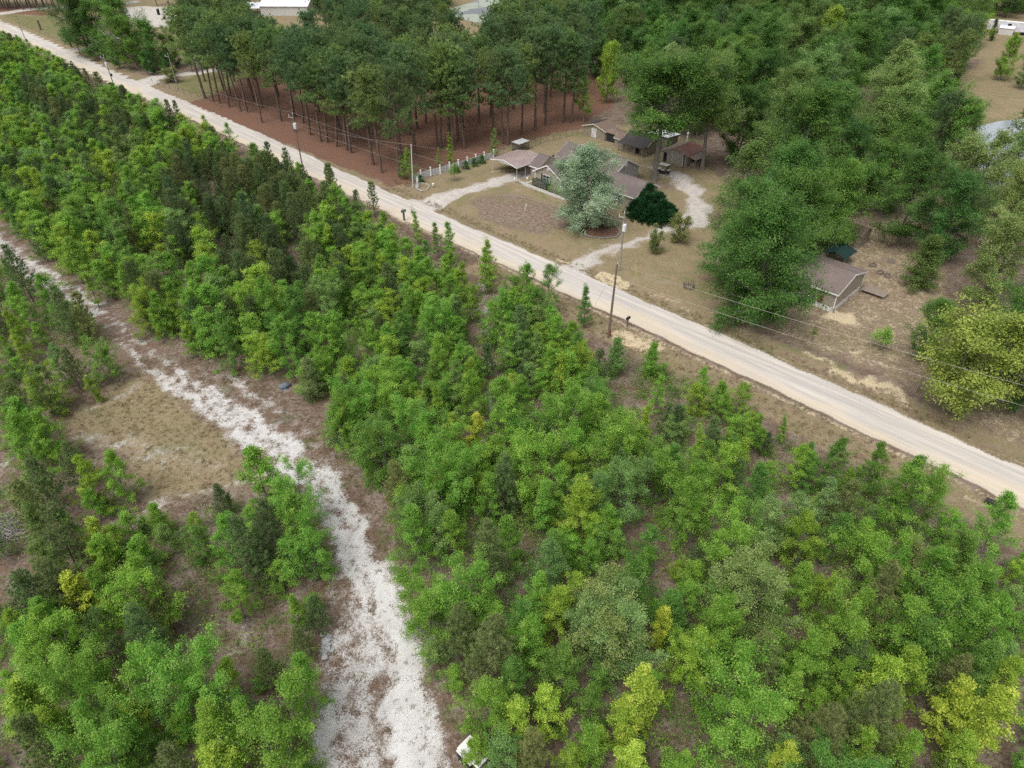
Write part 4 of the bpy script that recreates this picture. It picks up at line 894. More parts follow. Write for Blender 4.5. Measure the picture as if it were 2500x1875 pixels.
# ------------------------------------------------------------------ utility poles and wires
def utility_pole(label, u, v, h, mat='pole', xf=False, arm=True, tilt=(0, 0), r=.15, dish=False):
    x, y = G(u, v); T = thing('utility_pole', label, 'utility pole', (x, y, hz(x, y) - .1), 0.0, 'utility poles'); tx, ty = tilt
    P = lambda q: (tx * q, ty * q, h * q)
    MB().tube([P(0), P(.5), P(1)], [r, r * .85, r * .65], 10).build('pole', M[mat], T)
    top = P(1)
    if arm:
        MB().tube([(top[0], top[1], h), (top[0], top[1], h + .35)], [.06, .05], 8).build('insulator', M['porcelain'], T)
        b = MB().tube([(top[0], top[1], h - .7), (top[0] - .75, top[1] - .2, h - .5)], .045, 6).build('bracket', M['porcelain'], T)
        MB().tube([(top[0] - .75, top[1] - .2, h - .55), (top[0] - .75, top[1] - .2, h - .05)], [.08, .05], 8).build('cutout', M['porcelain'], b)
    if xf:
        q = (h - 2.2) / h; p = P(q); c = MB().tube([(p[0] + .1, p[1] - .34, h - 2.75), (p[0] + .1, p[1] - .34, h - 2.68), (p[0] + .1, p[1] - .34, h - 1.75), (p[0] + .1, p[1] - .34, h - 1.68)], [.26, .31, .31, .26], 14).build('transformer', M['can'], T)
        for s in (-.12, .3): MB().tube([(p[0] + s, p[1] - .34, h - 1.68), (p[0] + s, p[1] - .34, h - 1.4)], [.06, .035], 6).build('bushing', M['porcelain'], c)
        MB().tube([(p[0] + .1, p[1] - .3, h - 2.2), (p[0], p[1], h - 2.2)], .05, 5).build('hanger', M['metal'], c)
    if dish:
        q = .5; p = P(q); MB().tube([(p[0] + .12, p[1], h * q), (p[0] + .45, p[1] + .05, h * q)], .36, 12).build('junction_box', M['black'], T)
    return (x + top[0], y + top[1], h + hz(x, y))
P5 = utility_pole('bare brown pole nearest the camera beside the sand heap', 1485, 826, 11.1, arm=False, tilt=(.2, 0), r=.17)
P4 = utility_pole('grey pole with white transformer beside the gravel drive', 1513, 661, 9.6, 'pole_grey', True, tilt=(-.15, .1))
P2 = utility_pole('pole with transformer standing before the pine stand', 739, 409, 10.9, 'pole', True, tilt=(-.1, .1))
P3 = utility_pole('whitish leaning pole at the end of the fence', 1008, 457, 8.4, 'pole_white', arm=False, tilt=(.35, .2), r=.13)
P1 = utility_pole('dark pole with white box at the far left roadside', 285, 228, 9.6, 'pole_grey', True, tilt=(-.3, 0), dish=True)
P6 = utility_pole('slim pole before the left trees near the lawn fence', 436, 221, 9.4, 'pole_grey', False, True, tilt=(-.2, 0), r=.13)
P7 = utility_pole('slim dark pole at the far side road corner', 197, 134, 9.8, 'pole', False, False, tilt=(-.2, 0), r=.13)
P8 = utility_pole('farthest pole rising above the left thicket edge', 66, 106, 9.0, 'pole_grey', False, False, tilt=(-.3, 0), r=.13)
lp = thing('lamp_post', 'tall slim lamp post beside the algae pond', 'lamp post', (*G(1170, 60), 0)); MB().tube([(0, 0, 0), (0, 0, 8.6)], [.12, .08], 8).build('post', M['metal'], lp); MB().tube([(0, 0, 8.55), (.5, 0, 8.8)], .05, 6).build('arm', M['metal'], lp); MB().tube([(.5, 0, 8.85), (.5, 0, 8.55)], [.12, .25], 8).build('lamp_head', M['offwhite'], lp)
def wire(label, p, q, sag, r=.016, m='wire'):
    pts = [(p[0] + (q[0] - p[0]) * t, p[1] + (q[1] - p[1]) * t, p[2] + (q[2] - p[2]) * t - sag * 4 * t * (1 - t)) for t in np.linspace(0, 1, 15)]
    o = MB().tube(pts, r, 4).build('power_line', M[m]); tag(o, label, 'power line', 'overhead wires')
dz = lambda p, d: (p[0], p[1], p[2] - d)
xe, ye = W2(30, 66.5); xw, yw = W2(12, 79.5)
wire('upper wire from the transformer pole to the pine stand pole', dz(P4, -.2), dz(P2, -.2), 1.0); wire('lower wire from the transformer pole to the pine stand pole', dz(P4, 1.5), dz(P2, 2.2), 1.1)
wire('upper wire from pine stand pole to the far left pole', dz(P2, -.2), dz(P1, -.2), 1.0); wire('lower wire from pine stand pole to the far left pole', dz(P2, 2.2), dz(P1, 1.6), 1.1)
wire('wire from the far left pole to the farthest pole', dz(P1, -.2), dz(P8, 0), 1.0)
wire('upper roadside wire running off to the right edge', dz(P5, .15), (xw, yw, 9.6), .6); wire('lower roadside wire running off to the right edge', dz(P5, 2.0), (xw - .4, yw - .4, 7.6), .7)
wire('service wire crossing the road from pine stand pole to white pole', dz(P2, 1.8), dz(P3, .2), .5); wire('service wire from the white pole toward the house roof', dz(P3, .2), (*W2(-92.5, 104), 4.0), .7)
wire('thin slack wire across the front lawn to the transformer pole', dz(P4, 1.6), (*W2(-92.3, 103.0), 3.6), .6)
wire('short guy wire from the bare brown pole to the ground', dz(P5, .3), (*G(1452, 745), 0), .0, .014); wire('guy wire of the pine stand pole', dz(P2, 3.0), (*G(746, 363), 0), .0, .018)

# ------------------------------------------------------------------ small things
def mailbox(label, u, v, mat, rz, big=1.0):
    x, y = G(u, v); T = thing('mailbox', label, 'mailbox', (x, y, hz(x, y)), rz); T.scale = (big,) * 3
    pbox('post', M['wood' if big < 1.1 else 'mailbox_grey'], T, -.06 * big, .06 * big, -.06 * big, .06 * big, 0, 1.05)
    n = 7; prof = [(-.13, 1.05), (.13, 1.05)] + [(.13 * math.cos(math.pi * k / n), 1.22 + .13 * math.sin(math.pi * k / n)) for k in range(n + 1)]
    bx = MB().prism(prof, 'y', -.27, .27).build('box', M[mat], T); MB().prism([(p[0] * 1.04, 1.05 + (p[1] - 1.05) * 1.03) for p in prof], 'y', -.30, -.272).build('door', M[mat], bx); pbox('flag', M['red'], bx, .135, .15, -.1, -.02, 1.15, 1.42)
mailbox('grey mailbox at the road edge across from the gravel driveway', 987, 538, 'mailbox_grey', ROT + 3.14, 1.5); mailbox('small dark mailbox beside the sand heap and bare pole', 1531, 799, 'black', ROT + 3.14, 1.15)
def stick(name, label, cat, u, v, h, r, mat, tilt=(0, 0), cross=0.0):
    x, y = G(u, v); T = thing(name, label, cat, (x, y, hz(x, y) - .03)); MB().tube([(0, 0, 0), (tilt[0], tilt[1], h)], r, 6).build('shaft', M[mat], T)
    if cross: MB().tube([(tilt[0] * .9 - cross, tilt[1], h * .86), (tilt[0] * .9 + cross, tilt[1], h * .86)], r * .9, 6).build('crosspiece', M[mat], T)
    else: MB().tube([(tilt[0], tilt[1], h), (tilt[0], tilt[1], h + .06)], [r * 1.3, r * .6], 6).build('cap', M[mat], T)
stick('survey_stake', 'short red stake at the foot of the bare pole', 'stake', 1490, 822, .9, .07, 'red'); stick('marker_pole', 'tall yellow guy marker on the lawn', 'marker', 1553, 677, 2.6, .045, 'yellow', (-.35, 0))
stick('pipe_stand', 'thin white pipe standing on the bare front lawn', 'pipe', 1281, 517, 1.5, .06, 'white', (.25, 0), .14); stick('pipe_stand', 'white pipe beside the big oak on the lawn', 'pipe', 1751, 640, 2.6, .06, 'white', (.2, 0), .25); stick('pipe_stand', 'white pipe standing behind the garage fence', 'pipe', 1677, 345, 2.2, .1, 'white', (0, 0), .3)
stick('fence_stub', 'broken wooden post where the lawn meets the right woods', 'post', 2235, 955, 1.5, .12, 'wood', (.25, .1)); stick('marker_pole', 'white marker pole by the transformer pole foot', 'marker', 1506, 664, 1.6, .06, 'white')
T = thing('fire_ring', 'rusty metal fire ring on the lawn right of the road', 'fire ring', (*G(1681, 703), 0)); ring = [(math.cos(q) * .75, math.sin(q) * .75) for q in np.linspace(0, 6.283, 14)[:-1]]
for p in ring: MB().tube([(p[0], p[1], 0), (p[0] * 1.1, p[1] * 1.1, random.Random(p[0]).uniform(.5, 1.2))], .05, 5).build('rod', M['wire_dark'], T)
MB().tube([(p[0], p[1], .35) for p in ring + [ring[0]]], .05, 5).build('hoop', M['wire_dark'], T)
T = thing('statue', 'white garden statue on a pedestal at the fence end', 'statue', (*G(1020, 457), 0)); MB().tube([(0, 0, 0), (0, 0, .5), (0, 0, .55)], [.3, .24, .3], 8).build('pedestal', M['offwhite'], T)
MB().tube([(0, 0, .55), (0, 0, .9), (.03, 0, 1.4), (.02, 0, 1.75), (0, 0, 1.82), (.02, 0, 2.0), (.02, 0, 2.12)], [.2, .19, .24, .17, .08, .13, .03], 10).build('figure', M['offwhite'], T, True)
T = thing('bucket', 'small white bucket on a stand near the stone ring', 'bucket', (*G(1058, 458), 0)); MB().tube([(0, 0, 0), (0, 0, .45)], .05, 6).build('stand', M['wood'], T); MB().tube([(0, 0, .45), (0, 0, .8)], [.2, .26], 10).build('pail', M['white'], T)
rb = random.Random(4)
def ring_of(name, label, cat, pts, part, mat, size, inner=None):
    cx_, cy_ = np.mean(pts, 0); T = thing(name, label, cat, (cx_, cy_, .02)); me = MB().box(-size, size, -size * .6, size * .6, 0, size * 1.1, bev=size * .18).mesh(part); me.materials.append(M[mat])
    for i, (x, y) in enumerate(pts):
        o = link(part, me, T); nx1, ny1 = pts[(i + 1) % len(pts)]; o.location = (x - cx_, y - cy_, rb.uniform(-.02, .02)); o.rotation_euler = (0, 0, math.atan2(ny1 - y, nx1 - x) + rb.uniform(-.15, .15)); k = rb.uniform(.85, 1.15); o.scale = (k, k, k)
    if inner:
        me2 = np_mesh('bed', [(x - cx_, y - cy_, .06) for x, y in pts] + [(0, 0, .22)], [[(i, (i + 1) % len(pts), len(pts)) for i in range(len(pts))]], smooth=True); link('mulch', me2, T, M[inner])
BED = [(1400,553),(1412,570),(1440,580),(1475,583),(1505,580),(1514,568),(1505,556),(1480,546),(1450,538),(1420,538)]
bc = gp(BED + [BED[0]]); ring_of('flower_bed', 'mulched bed with block edging round the silver maple', 'flower bed', lerp(bc, 56)[:-1], 'edging_block', 'block', .23, 'mulch')
rc_ = gp([(1013,455),(1018,463),(1030,468),(1043,464),(1049,456),(1040,450),(1028,448),(1018,450),(1013,455)]); ring_of('stone_ring', 'ring of pale stones beside the driveway mouth', 'stone ring', lerp(rc_, 30)[:-1], 'stone', 'stone', .18)
PV = [(789,1550,.3,.02),(803,1554,-.5,.0),(793,1562,.9,.0),(801,1565,-.3,.16),(793,1571,.8,.14),(801,1575,-.6,.12),(791,1577,1.4,.0),(796,1581,.5,.05),(790,1588,.9,.03),(800,1586,.2,.10),(809,1587,-.05,.0),(791,1593,-.4,.0),(792,1604,-.2,.0),(793,1607,.35,.10)]
ordn = ['first','second','third','fourth','fifth','sixth','seventh','eighth','ninth','tenth','eleventh','twelfth','thirteenth','fourteenth']
pm = MB().box(-.20, .20, -.20, .20, 0, .09, bev=.012).mesh('paver'); pm.materials.append(M['paver'])
for i, (u, v, rz, zz) in enumerate(PV):
    x, y = G(u, v); o = link('concrete_paver', pm); o.location = (x, y, hz(x, y) + .02 + zz); o.rotation_euler = (rb.uniform(-.12, .12), rb.uniform(-.12, .12), rz + rb.uniform(-.2, .2)); o.scale = (1.15, 1.0, 1.2)
    tag(o, 'grey concrete paver in the trackside heap, %s from its far end' % ordn[i], 'paver', 'pavers heaped beside the track')
T = thing('brush_pile', 'heap of grey dead branches at the left edge', 'brush pile', (*G(8, 1305), 0)); tb = Tree(300)
for i in range(160):
    az = rb.uniform(0, 6.28); c = np.array([rb.gauss(0, 1.0), rb.gauss(0, 1.3), abs(rb.gauss(0, .35)) + .1]); d_ = np.array([math.cos(az), math.sin(az), rb.uniform(-.2, .35)]) * rb.uniform(.5, 1.6); tb.limb(np.stack([c - d_, c + d_ * .2, c + d_]), [.035, .028, .01], 4)
link('branches', tb.done('brush')[0], T, M['bark_dead'])
T = thing('tarp_heap', 'small blue grey tarp heap at the thicket edge', 'tarp', (*G(696, 948), 0), .6); MB().tube([(-.6, 0, .05), (-.35, .1, .28), (.1, 0, .38), (.5, .1, .22), (.75, 0, .05)], [.15, .38, .45, .35, .12], 9).build('cloth', M['bluegrey'], T, True); MB().box(-.4, .3, -.55, .5, 0, .12, bev=.04).build('fold', M['bluegrey'], T)
T = thing('culvert', 'dark culvert pipe mouth at the lower right roadside', 'culvert', (*G(2404, 1223), .0), ROT); mb = MB(); n = 14
for k in range(n):
    q0, q1 = 6.2832 * k / n, 6.2832 * (k + 1) / n
    mb.add([(-.0, .45*math.cos(q0), .3+.45*math.sin(q0)), (0, .45*math.cos(q1), .3+.45*math.sin(q1)), (1.6, .45*math.cos(q1), .3+.45*math.sin(q1)), (1.6, .45*math.cos(q0), .3+.45*math.sin(q0)), (-.0, .38*math.cos(q0), .3+.38*math.sin(q0)), (0, .38*math.cos(q1), .3+.38*math.sin(q1)), (1.6, .38*math.cos(q1), .3+.38*math.sin(q1)), (1.6, .38*math.cos(q0), .3+.38*math.sin(q0))], [(0,1,2,3),(7,6,5,4),(0,4,5,1),(3,2,6,7)])
mb.build('pipe', M['culvert'], T); T.scale = (.7, .7, .7)
T = thing('grill', 'small black kettle grill on the grass behind the house', 'grill', (*W2(-97.5, 111.5), 0)); MB().tube([(0, 0, .6), (0, 0, .75), (0, 0, 1.0), (0, 0, 1.15)], [.15, .36, .38, .1], 12).build('kettle', M['black'], T, True)
for q in range(3): MB().tube([(.2 * math.cos(q * 2.1), .2 * math.sin(q * 2.1), .65), (.35 * math.cos(q * 2.1), .35 * math.sin(q * 2.1), 0)], .03, 5).build('leg', M['metal'], T)
MB().tube([(.3, 0, 1.1), (.5, 0, 1.25)], .06, 6).build('handle', M['white'], T)
for i, (u, v) in enumerate(((388,36),(343,62),(402,47))):
    T = thing('barrel', 'dark barrel on the sand arena, %s' % ('farthest from the road', 'nearest the road', 'between the other two')[i], 'barrel', (*G(u, v), 0), group='barrels on the arena'); MB().tube([(0, 0, 0), (0, 0, .3), (0, 0, .7), (0, 0, 1.0 if i else 2.2)], [.5, .55, .55, .5], 12).build('drum', M['black'], T); MB().tube([(0, 0, 1.0 if i else 2.2), (0, 0, 1.05 if i else 2.25)], [.45, .42], 12).build('lid', M['metal'], T)

# ------------------------------------------------------------------ trees in place
TREES = []; trnd = random.Random(5)
def tree(kind, x, y, h, col, label=None, cat=None, group=None, var=None, rz=None, sxy=1.0, lean=0.0, cv=.12):
    l = PROTO[kind]; i = trnd.randrange(len(l)) if var is None else var; wood, crown, shoots = l[i]
    r = trnd.random() * 6.283 if rz is None else rz
    o = thing(NAMEK[kind], label, cat or NAMEK[kind].replace('_', ' '), (x, y, hz(x, y) - .05), r, group)
    s = h / PH[kind]; o.scale = (s * sxy, s * sxy, s)
    o.rotation_euler = (trnd.gauss(0, .025) + lean, trnd.gauss(0, .025), r)
    link('trunk', wood, o)
    c = COL[col]; k = 1 + trnd.uniform(-cv, cv); hue = trnd.uniform(-.10, .10)
    cc = (c[0] * k * (1 + hue), c[1] * k, c[2] * k * (1 - hue * .5), 1)
    if crown: link('crown', crown, o).color = cc
    if shoots: link('shoots', shoots, o)['kind'] = 'stuff'
    rad = PRAD[kind] * s * sxy
    TREES.append(dict(o=o, kind=kind, x=x, y=y, h=h, col=col, rad=rad, label=label))
    return o
def at_top(u, v, h): return G(u, v, h)          # where a tree of height h stands whose top is seen at (u, v)

# ---- trees read off the picture one by one: (u, v) of the top in the picture, height, kind, colour
def zl(u0, v0, s, rows):
    for r in rows: yield (u0 + r[0] / s, v0 + r[1] / s) + tuple(r[2:])
SAPS = []
SAPS += zl(800, 600, 2.592, [(180,40,7,'thin','yellow'),(370,120,7.5,'yp','pinedark'),(500,90,7,'sap','green'),(1000,20,7.5,'thin','yellow'),(850,110,6.5,'thin','yellow'),(1250,115,8,'sap','green'),(1400,110,8,'sap','grey'),(1640,260,6.5,'thin','mid'),(1090,280,8,'sap','green'),
 (240,480,8,'sap','green'),(790,310,7.5,'yp','pine'),(1010,620,5.5,'ypthin','pinedark'),(1250,670,5,'ypthin','pine'),(1730,650,5.5,'ypthin','pinedark'),(1840,590,5.5,'cone','grey'),(2060,620,5,'cone','green'),(1180,520,7,'thin','grey'),(820,620,7,'thin','green'),(690,650,7,'sap','green'),(800,740,7,'thin','grey'),
 (170,850,7.5,'wide','green'),(390,800,8,'wide','green'),(1080,790,8.5,'sap','green'),(920,800,8,'sap','green'),(690,890,5.5,'thin','yellow'),(760,1040,6.5,'thin','yellow'),(900,1070,6.5,'lime','lime'),(550,1000,8,'wide','green'),(1480,940,8.5,'wide','green'),(1690,930,6.5,'thin','green'),(1560,880,7.5,'sap','green'),
 (2020,1010,5.5,'thin','yellow'),(2160,1000,5.5,'ypthin','pine'),(1850,1100,8.5,'wide','green'),(300,1060,8.5,'wide','mid'),(440,1370,7,'yp','pineolive'),(720,1330,8.5,'wide','green'),(820,1250,8,'sap','green'),(1000,1430,7,'thin','green'),(1090,1340,8,'yp','pine'),(1310,1150,9,'wide','green'),(1380,1480,7,'thin','green'),
 (1940,1350,8,'wide','grey'),(1740,1420,7.5,'sap','grey'),(2100,820,5.5,'thin','green'),(590,60,7,'sap','green'),(760,20,7,'sap','green'),(30,480,8,'sap','green'),(60,100,7,'thin','yellow'),(1560,560,6,'sap','mid'),(1440,430,7,'sap','green'),(640,330,7.5,'sap','green'),(470,420,8,'sap','mid'),(1230,830,7,'sap','green'),(1420,640,6.5,'thin','green'),(1330,530,6.5,'thin','grey'),(30,980,7,'sap','green')])
SAPS += zl(1650, 1000, 2.592, [(410,170,6,'lime','yellow'),(160,140,6,'thin','yellow'),(520,10,6,'sap','green'),(700,60,3.5,'thin','green'),(800,230,6,'thin','yellow'),(870,205,2.6,'cone','mid'),(1040,190,7,'sap','mid'),(1290,210,7,'sap','mid'),(1530,310,8,'sap','mid'),(1620,390,8.5,'wide','green'),(1010,440,7,'thin','silver'),
 (830,530,8,'sap','silver'),(1130,430,7,'sap','rust'),(650,560,8,'sap','silver'),(190,490,8.5,'sap','green'),(350,650,8,'wide','green'),(900,650,8,'sap','yellow'),(1300,740,8,'wide','green'),(1540,830,7.5,'thin','rust'),(1690,900,7.5,'sap','green'),(1870,830,7,'thin','yellow'),(1950,760,8.5,'sap','mid'),(2130,600,8.5,'sap','green'),
 (1340,1010,9,'yp','pineolive'),(560,900,9.5,'wide','silver'),(860,1000,7,'sap','green'),(1080,1200,8,'wide','green'),(1880,1150,9,'wide','green'),(880,1400,8,'sap','green'),(600,1460,7.5,'yp','pineolive'),(2050,1000,8,'sap','mid'),(2160,1250,8,'sap','green'),(1640,1330,8,'sap','mid'),(1430,860,7.5,'sap','green'),(250,30,5.5,'yp','pine'),(410,330,5.5,'ypthin','pine'),(60,300,8,'wide','green'),(560,400,7.5,'sap','mid')])
SAPS += zl(1500, 1400, 2.212, [(60,120,9,'wide','silver'),(320,90,6,'cone','mid'),(430,310,8,'sap','yellow'),(210,520,8.5,'lime','lime'),(90,720,6,'lime','yellow'),(700,570,9.5,'wide','green'),(860,370,7,'yp','pineolive'),(1330,360,6.5,'yp','pine'),(1290,480,6,'thin','yellow'),(1470,440,7.5,'thin','lime'),(1650,430,8,'lime','yellow'),(1980,600,8,'lime','lime'),
 (2130,680,8.5,'lime','lime'),(1500,610,8.5,'yp','pine'),(1190,730,8,'yp','pineolive'),(1380,820,5,'lime','yellow'),(940,910,5.5,'lime','lime'),(1010,520,6,'thin','green'),(1120,620,5,'thin','yellow'),(1660,150,8,'sap','green'),(2050,380,8,'sap','mid'),(1900,430,7,'thin','rust'),(1960,880,6,'lime','yellow'),(1680,840,6,'thin','green'),(2180,480,7,'thin','yellow')])
SAPS += zl(700, 1235, 2.592, [(790,0,8,'sap','green'),(930,30,7,'thin','grey'),(1040,30,6.5,'sap','yellow'),(1290,140,8.5,'yp','pine'),(1640,230,8.5,'sap','grey'),(1400,90,7,'sap','green'),(1060,400,8,'wide','green'),(1640,430,7,'sap','green'),(1720,500,7.5,'sap','yellow'),(1560,750,7.5,'sap','green'),(1080,640,7.5,'yp','pine'),(1290,770,9,'yp','pineolive'),
 (1960,600,8,'sap','silver'),(2090,570,8.5,'wide','silver'),(1810,400,6.5,'thin','yellow'),(1690,1160,6.5,'lime','lime'),(1430,1230,6.5,'lime','lime'),(1300,1110,7.5,'sap','green'),(1210,1470,4.5,'lime','yellow'),(1560,1430,7,'yp','pineolive'),(1950,1170,6,'thin','mid'),(1920,1390,6,'thin','green'),(2165,1270,6.5,'lime','lime'),(1740,880,8,'sap','mid'),(1430,1010,7,'sap','mid'),(870,480,7,'wide','green'),(1500,560,7.5,'sap','mid')])
SAPS += zl(0, 1235, 2.592, [(250,0,9.5,'yp','pineolive'),(510,70,7,'lime','lime'),(590,160,6.5,'lime','yellow'),(810,190,6,'lime','green'),(430,370,7.5,'lime','lime'),(540,420,7,'sap','green'),(780,390,8.5,'wide','yellow'),(930,420,7.5,'yp','pineolive'),(260,350,8.5,'yp','pineolive'),(830,660,8,'yp','pine'),(200,690,8.5,'wide','green'),(390,930,8.5,'wide','green'),
 (860,850,9,'sap','green'),(1120,1020,9.5,'wide','green'),(1390,1000,5,'thin','yellow'),(100,1120,8,'lime','yellow'),(130,1420,9,'yp','pine'),(580,1320,8,'sap','mid'),(470,1450,9,'wide','green'),(1000,1560,7.5,'yp','pineolive'),(1370,1450,7.5,'lime','lime'),(1310,1240,8.5,'sap','yellow'),(1530,1170,6.5,'thin','mid'),(1650,1250,9.5,'wide','green'),(1840,960,7.5,'sap','green'),
 (1880,760,4.5,'yp','pineolive'),(1640,930,5,'yp','pine'),(1430,400,6.5,'sap','yellow'),(1370,80,7.5,'sap','green'),(1500,90,8.5,'yp','pine'),(1640,0,8.5,'yp','pinedark'),(1800,-70,9,'sap','green'),(1900,120,7.5,'wide','green'),(1960,600,4.5,'yp','pine'),(1850,560,4.5,'thin','green'),(960,-10,4.5,'cone','green'),(60,720,7.5,'sap','green'),(30,1200,7.5,'lime','yellow'),(700,1300,7.5,'sap','green'),(240,1250,7,'sap','yellow')])
SAPS += zl(0, 550, 2.592, [(40,120,9,'yp','pine'),(60,350,8,'sap','green'),(230,300,8,'sap','green'),(330,390,8.5,'yp','pine'),(450,440,7.5,'ypthin','pineolive'),(100,690,5,'thin','yellow'),(600,740,6,'wide','mid'),(290,780,6,'sap','grey'),(220,930,6,'wide','yellow'),(570,950,4,'lime','yellow'),(90,1080,8.5,'lime','green'),(230,1180,7.5,'sap','green'),(170,1480,7,'yp','pine'),(470,1470,7,'sap','yellow'),
 (660,1430,7,'sap','green'),(400,1390,6,'yp','pineolive'),(1600,1400,8.5,'lime','green'),(1370,1640,4.5,'yp','pinedark'),(1810,1570,7.5,'wide','green'),(540,300,5.5,'thin','yellow'),(650,190,6.5,'thin','yellow'),(760,230,6.5,'sap','green'),(1180,240,7.5,'sap','green'),(1300,200,7,'thin','green'),(1510,160,9,'yp','pine'),(1720,140,9,'yp','pine'),(1530,380,8.5,'thin','yellow'),(1640,345,10,'sap','green'),
 (1840,390,9.5,'sap','mid'),(1760,600,8.5,'sap','green'),(2000,530,9,'sap','green'),(960,430,7,'sap','green'),(860,400,7,'wide','yellow'),(1060,430,6.5,'thin','yellow'),(1160,660,4.5,'thin','yellow'),(1930,850,6,'cone','pineolive'),(1310,520,6.5,'yp','pineolive'),(2130,540,8.5,'sap','green'),(1400,640,7,'sap','mid'),(60,930,5,'sap','moss')])
SAPS += zl(0, 0, 2.592, [(290,890,9,'sap','silver'),(540,965,9,'sap','silver'),(750,1050,9,'sap','green'),(930,1190,10,'sap','green'),(730,930,8.5,'thin','silver'),(1150,1150,8,'sap','green'),(540,1120,8.5,'yp','pine'),(330,720,8,'yp','pinedark'),(900,720,8,'yp','pinedark'),(1440,770,7,'thin','green'),(1100,640,6,'ypthin','pinedark'),(1040,630,6,'ypthin','pinedark'),(2080,1040,8,'ypthin','pineolive'),(1680,900,7.5,'yp','pinedark'),
 (1800,940,7.5,'yp','pinedark'),(1900,1050,7.5,'yp','pinedark'),(1300,720,7.5,'thin','yellow'),(1000,960,8,'yp','pine'),(1170,880,8.5,'yp','pinedark'),(1400,900,8,'yp','pine'),(450,390,6,'yp','pinedark'),(180,240,6.5,'thin','green'),(110,220,6.5,'sap','green'),(2170,1230,7.5,'sap','green')])
SAPS += zl(600, 0, 2.592, [(520,1045,7.5,'ypthin','pineolive'),(790,1150,6.5,'ypthin','pineolive'),(1070,1335,6,'thin','yellow'),(1290,1400,7,'thin','green'),(1540,1520,7,'thin','yellow'),(1210,1410,6,'thin','mid'),(860,1330,7,'sap','green'),(690,1200,5,'ypthin','pine')])
SAPS += [(40,1170,8,'yp','pineolive'),(95,1330,8,'sap','moss'),(25,1400,8.5,'yp','pine'),(110,1440,7.5,'sap','green'),(15,1500,7,'sap','yellow'),(60,1230,7,'thin','moss'),(150,1250,6,'sap','green'),(20,1010,8,'sap','green'),(75,900,6.5,'sap','moss'),(150,850,6,'yp','pineolive'),(15,760,7,'sap','yellow'),(230,1500,7,'sap','moss')]
SAPS += [(1030,640,6.5,'sap','green'),(1100,670,6.5,'sap','green'),(1150,692,6,'sap','yellow'),(1205,735,7,'sap','green'),(1262,705,7,'sap','green'),(1312,708,7,'sap','mid'),(1352,745,7,'sap','green'),(1398,785,6.5,'sap','green'),(1432,840,4.5,'thin','green'),(950,585,6.5,'sap','green'),(900,562,6.5,'sap','yellow'),(862,525,6,'sap','green'),(1240,795,7,'sap','green'),(1335,845,6.5,'sap','green'),(1185,650,4.5,'thin','yellow'),(1000,690,7,'sap','green'),(1075,740,7,'wide','green')]
for u, v, h, k, c in SAPS:
    x, y = at_top(u, v, h); tree(k, x, y, h, c, sxy=(.80 if u < 800 and v > 1150 else .9) if k in ('sap', 'wide') else 1.0)
x, y = at_top(1205, 965, 6.5); tree('dead', x, y, 6.5, 'mid')
# ---- the large trees, by the foot of the trunk or by the top
def bt(kind, u, v, h, col, foot=True, **kw):
    x, y = G(u, v) if foot else at_top(u, v, h)
    return tree(kind, x, y, h, col, **kw)
PINE_FEET = [(501,240),(520,247),(536,252),(560,262),(588,272),(604,275),(687,297),(758,330),(783,347),(799,349),(822,359),(841,357),(847,367),(857,374),(912,403),(932,422),(974,432),(1015,380),(1076,361),(1068,359),(1096,330),(1105,368),(1119,343),(1134,363),(1204,334),(1228,350),(1240,353),(1273,328),(1306,318),(1331,305),(1375,299),(1393,301),
             (640,262),(720,285),(740,300),(680,270),(620,245),(900,330),(950,340),(1000,330),(870,320),(980,385),(1170,300),(1130,310),(1040,300),(640,300),(830,320),(720,322)]
for i, (u, v) in enumerate(PINE_FEET):
    bt('tp', u, v, trnd.uniform(17, 20.5), 'tall' if i % 3 else 'tall2', sxy=trnd.uniform(.9, 1.2))
OAKG = [('shade',1598,440,21,'oakg',{'sxy':1.22,'var':0,'label':'tall shade tree with bare lower trunk beside the golf cart'}),('cedar',1785,545,14,'moss',{'sxy':1.1,'label':'sparse layered cedar with drooping limbs beside the gravel bend'}),
        ('oak',1838,792,17.0,'oakg',{'sxy':.80,'var':0,'label':'large dense oak at the roadside left of the mobile home'}),('maple',1436,553,13.2,'maple',{'sxy':.98,'var':0,'label':'silver leaved maple in the round bed before the house'}),
        ('multi',2330,1003,14,'stems',{'sxy':.95,'label':'yellow green tree with several pale stems at the road edge'})]
for k, u, v, h, c, kw in OAKG: bt(k, u, v, h, c, **kw)
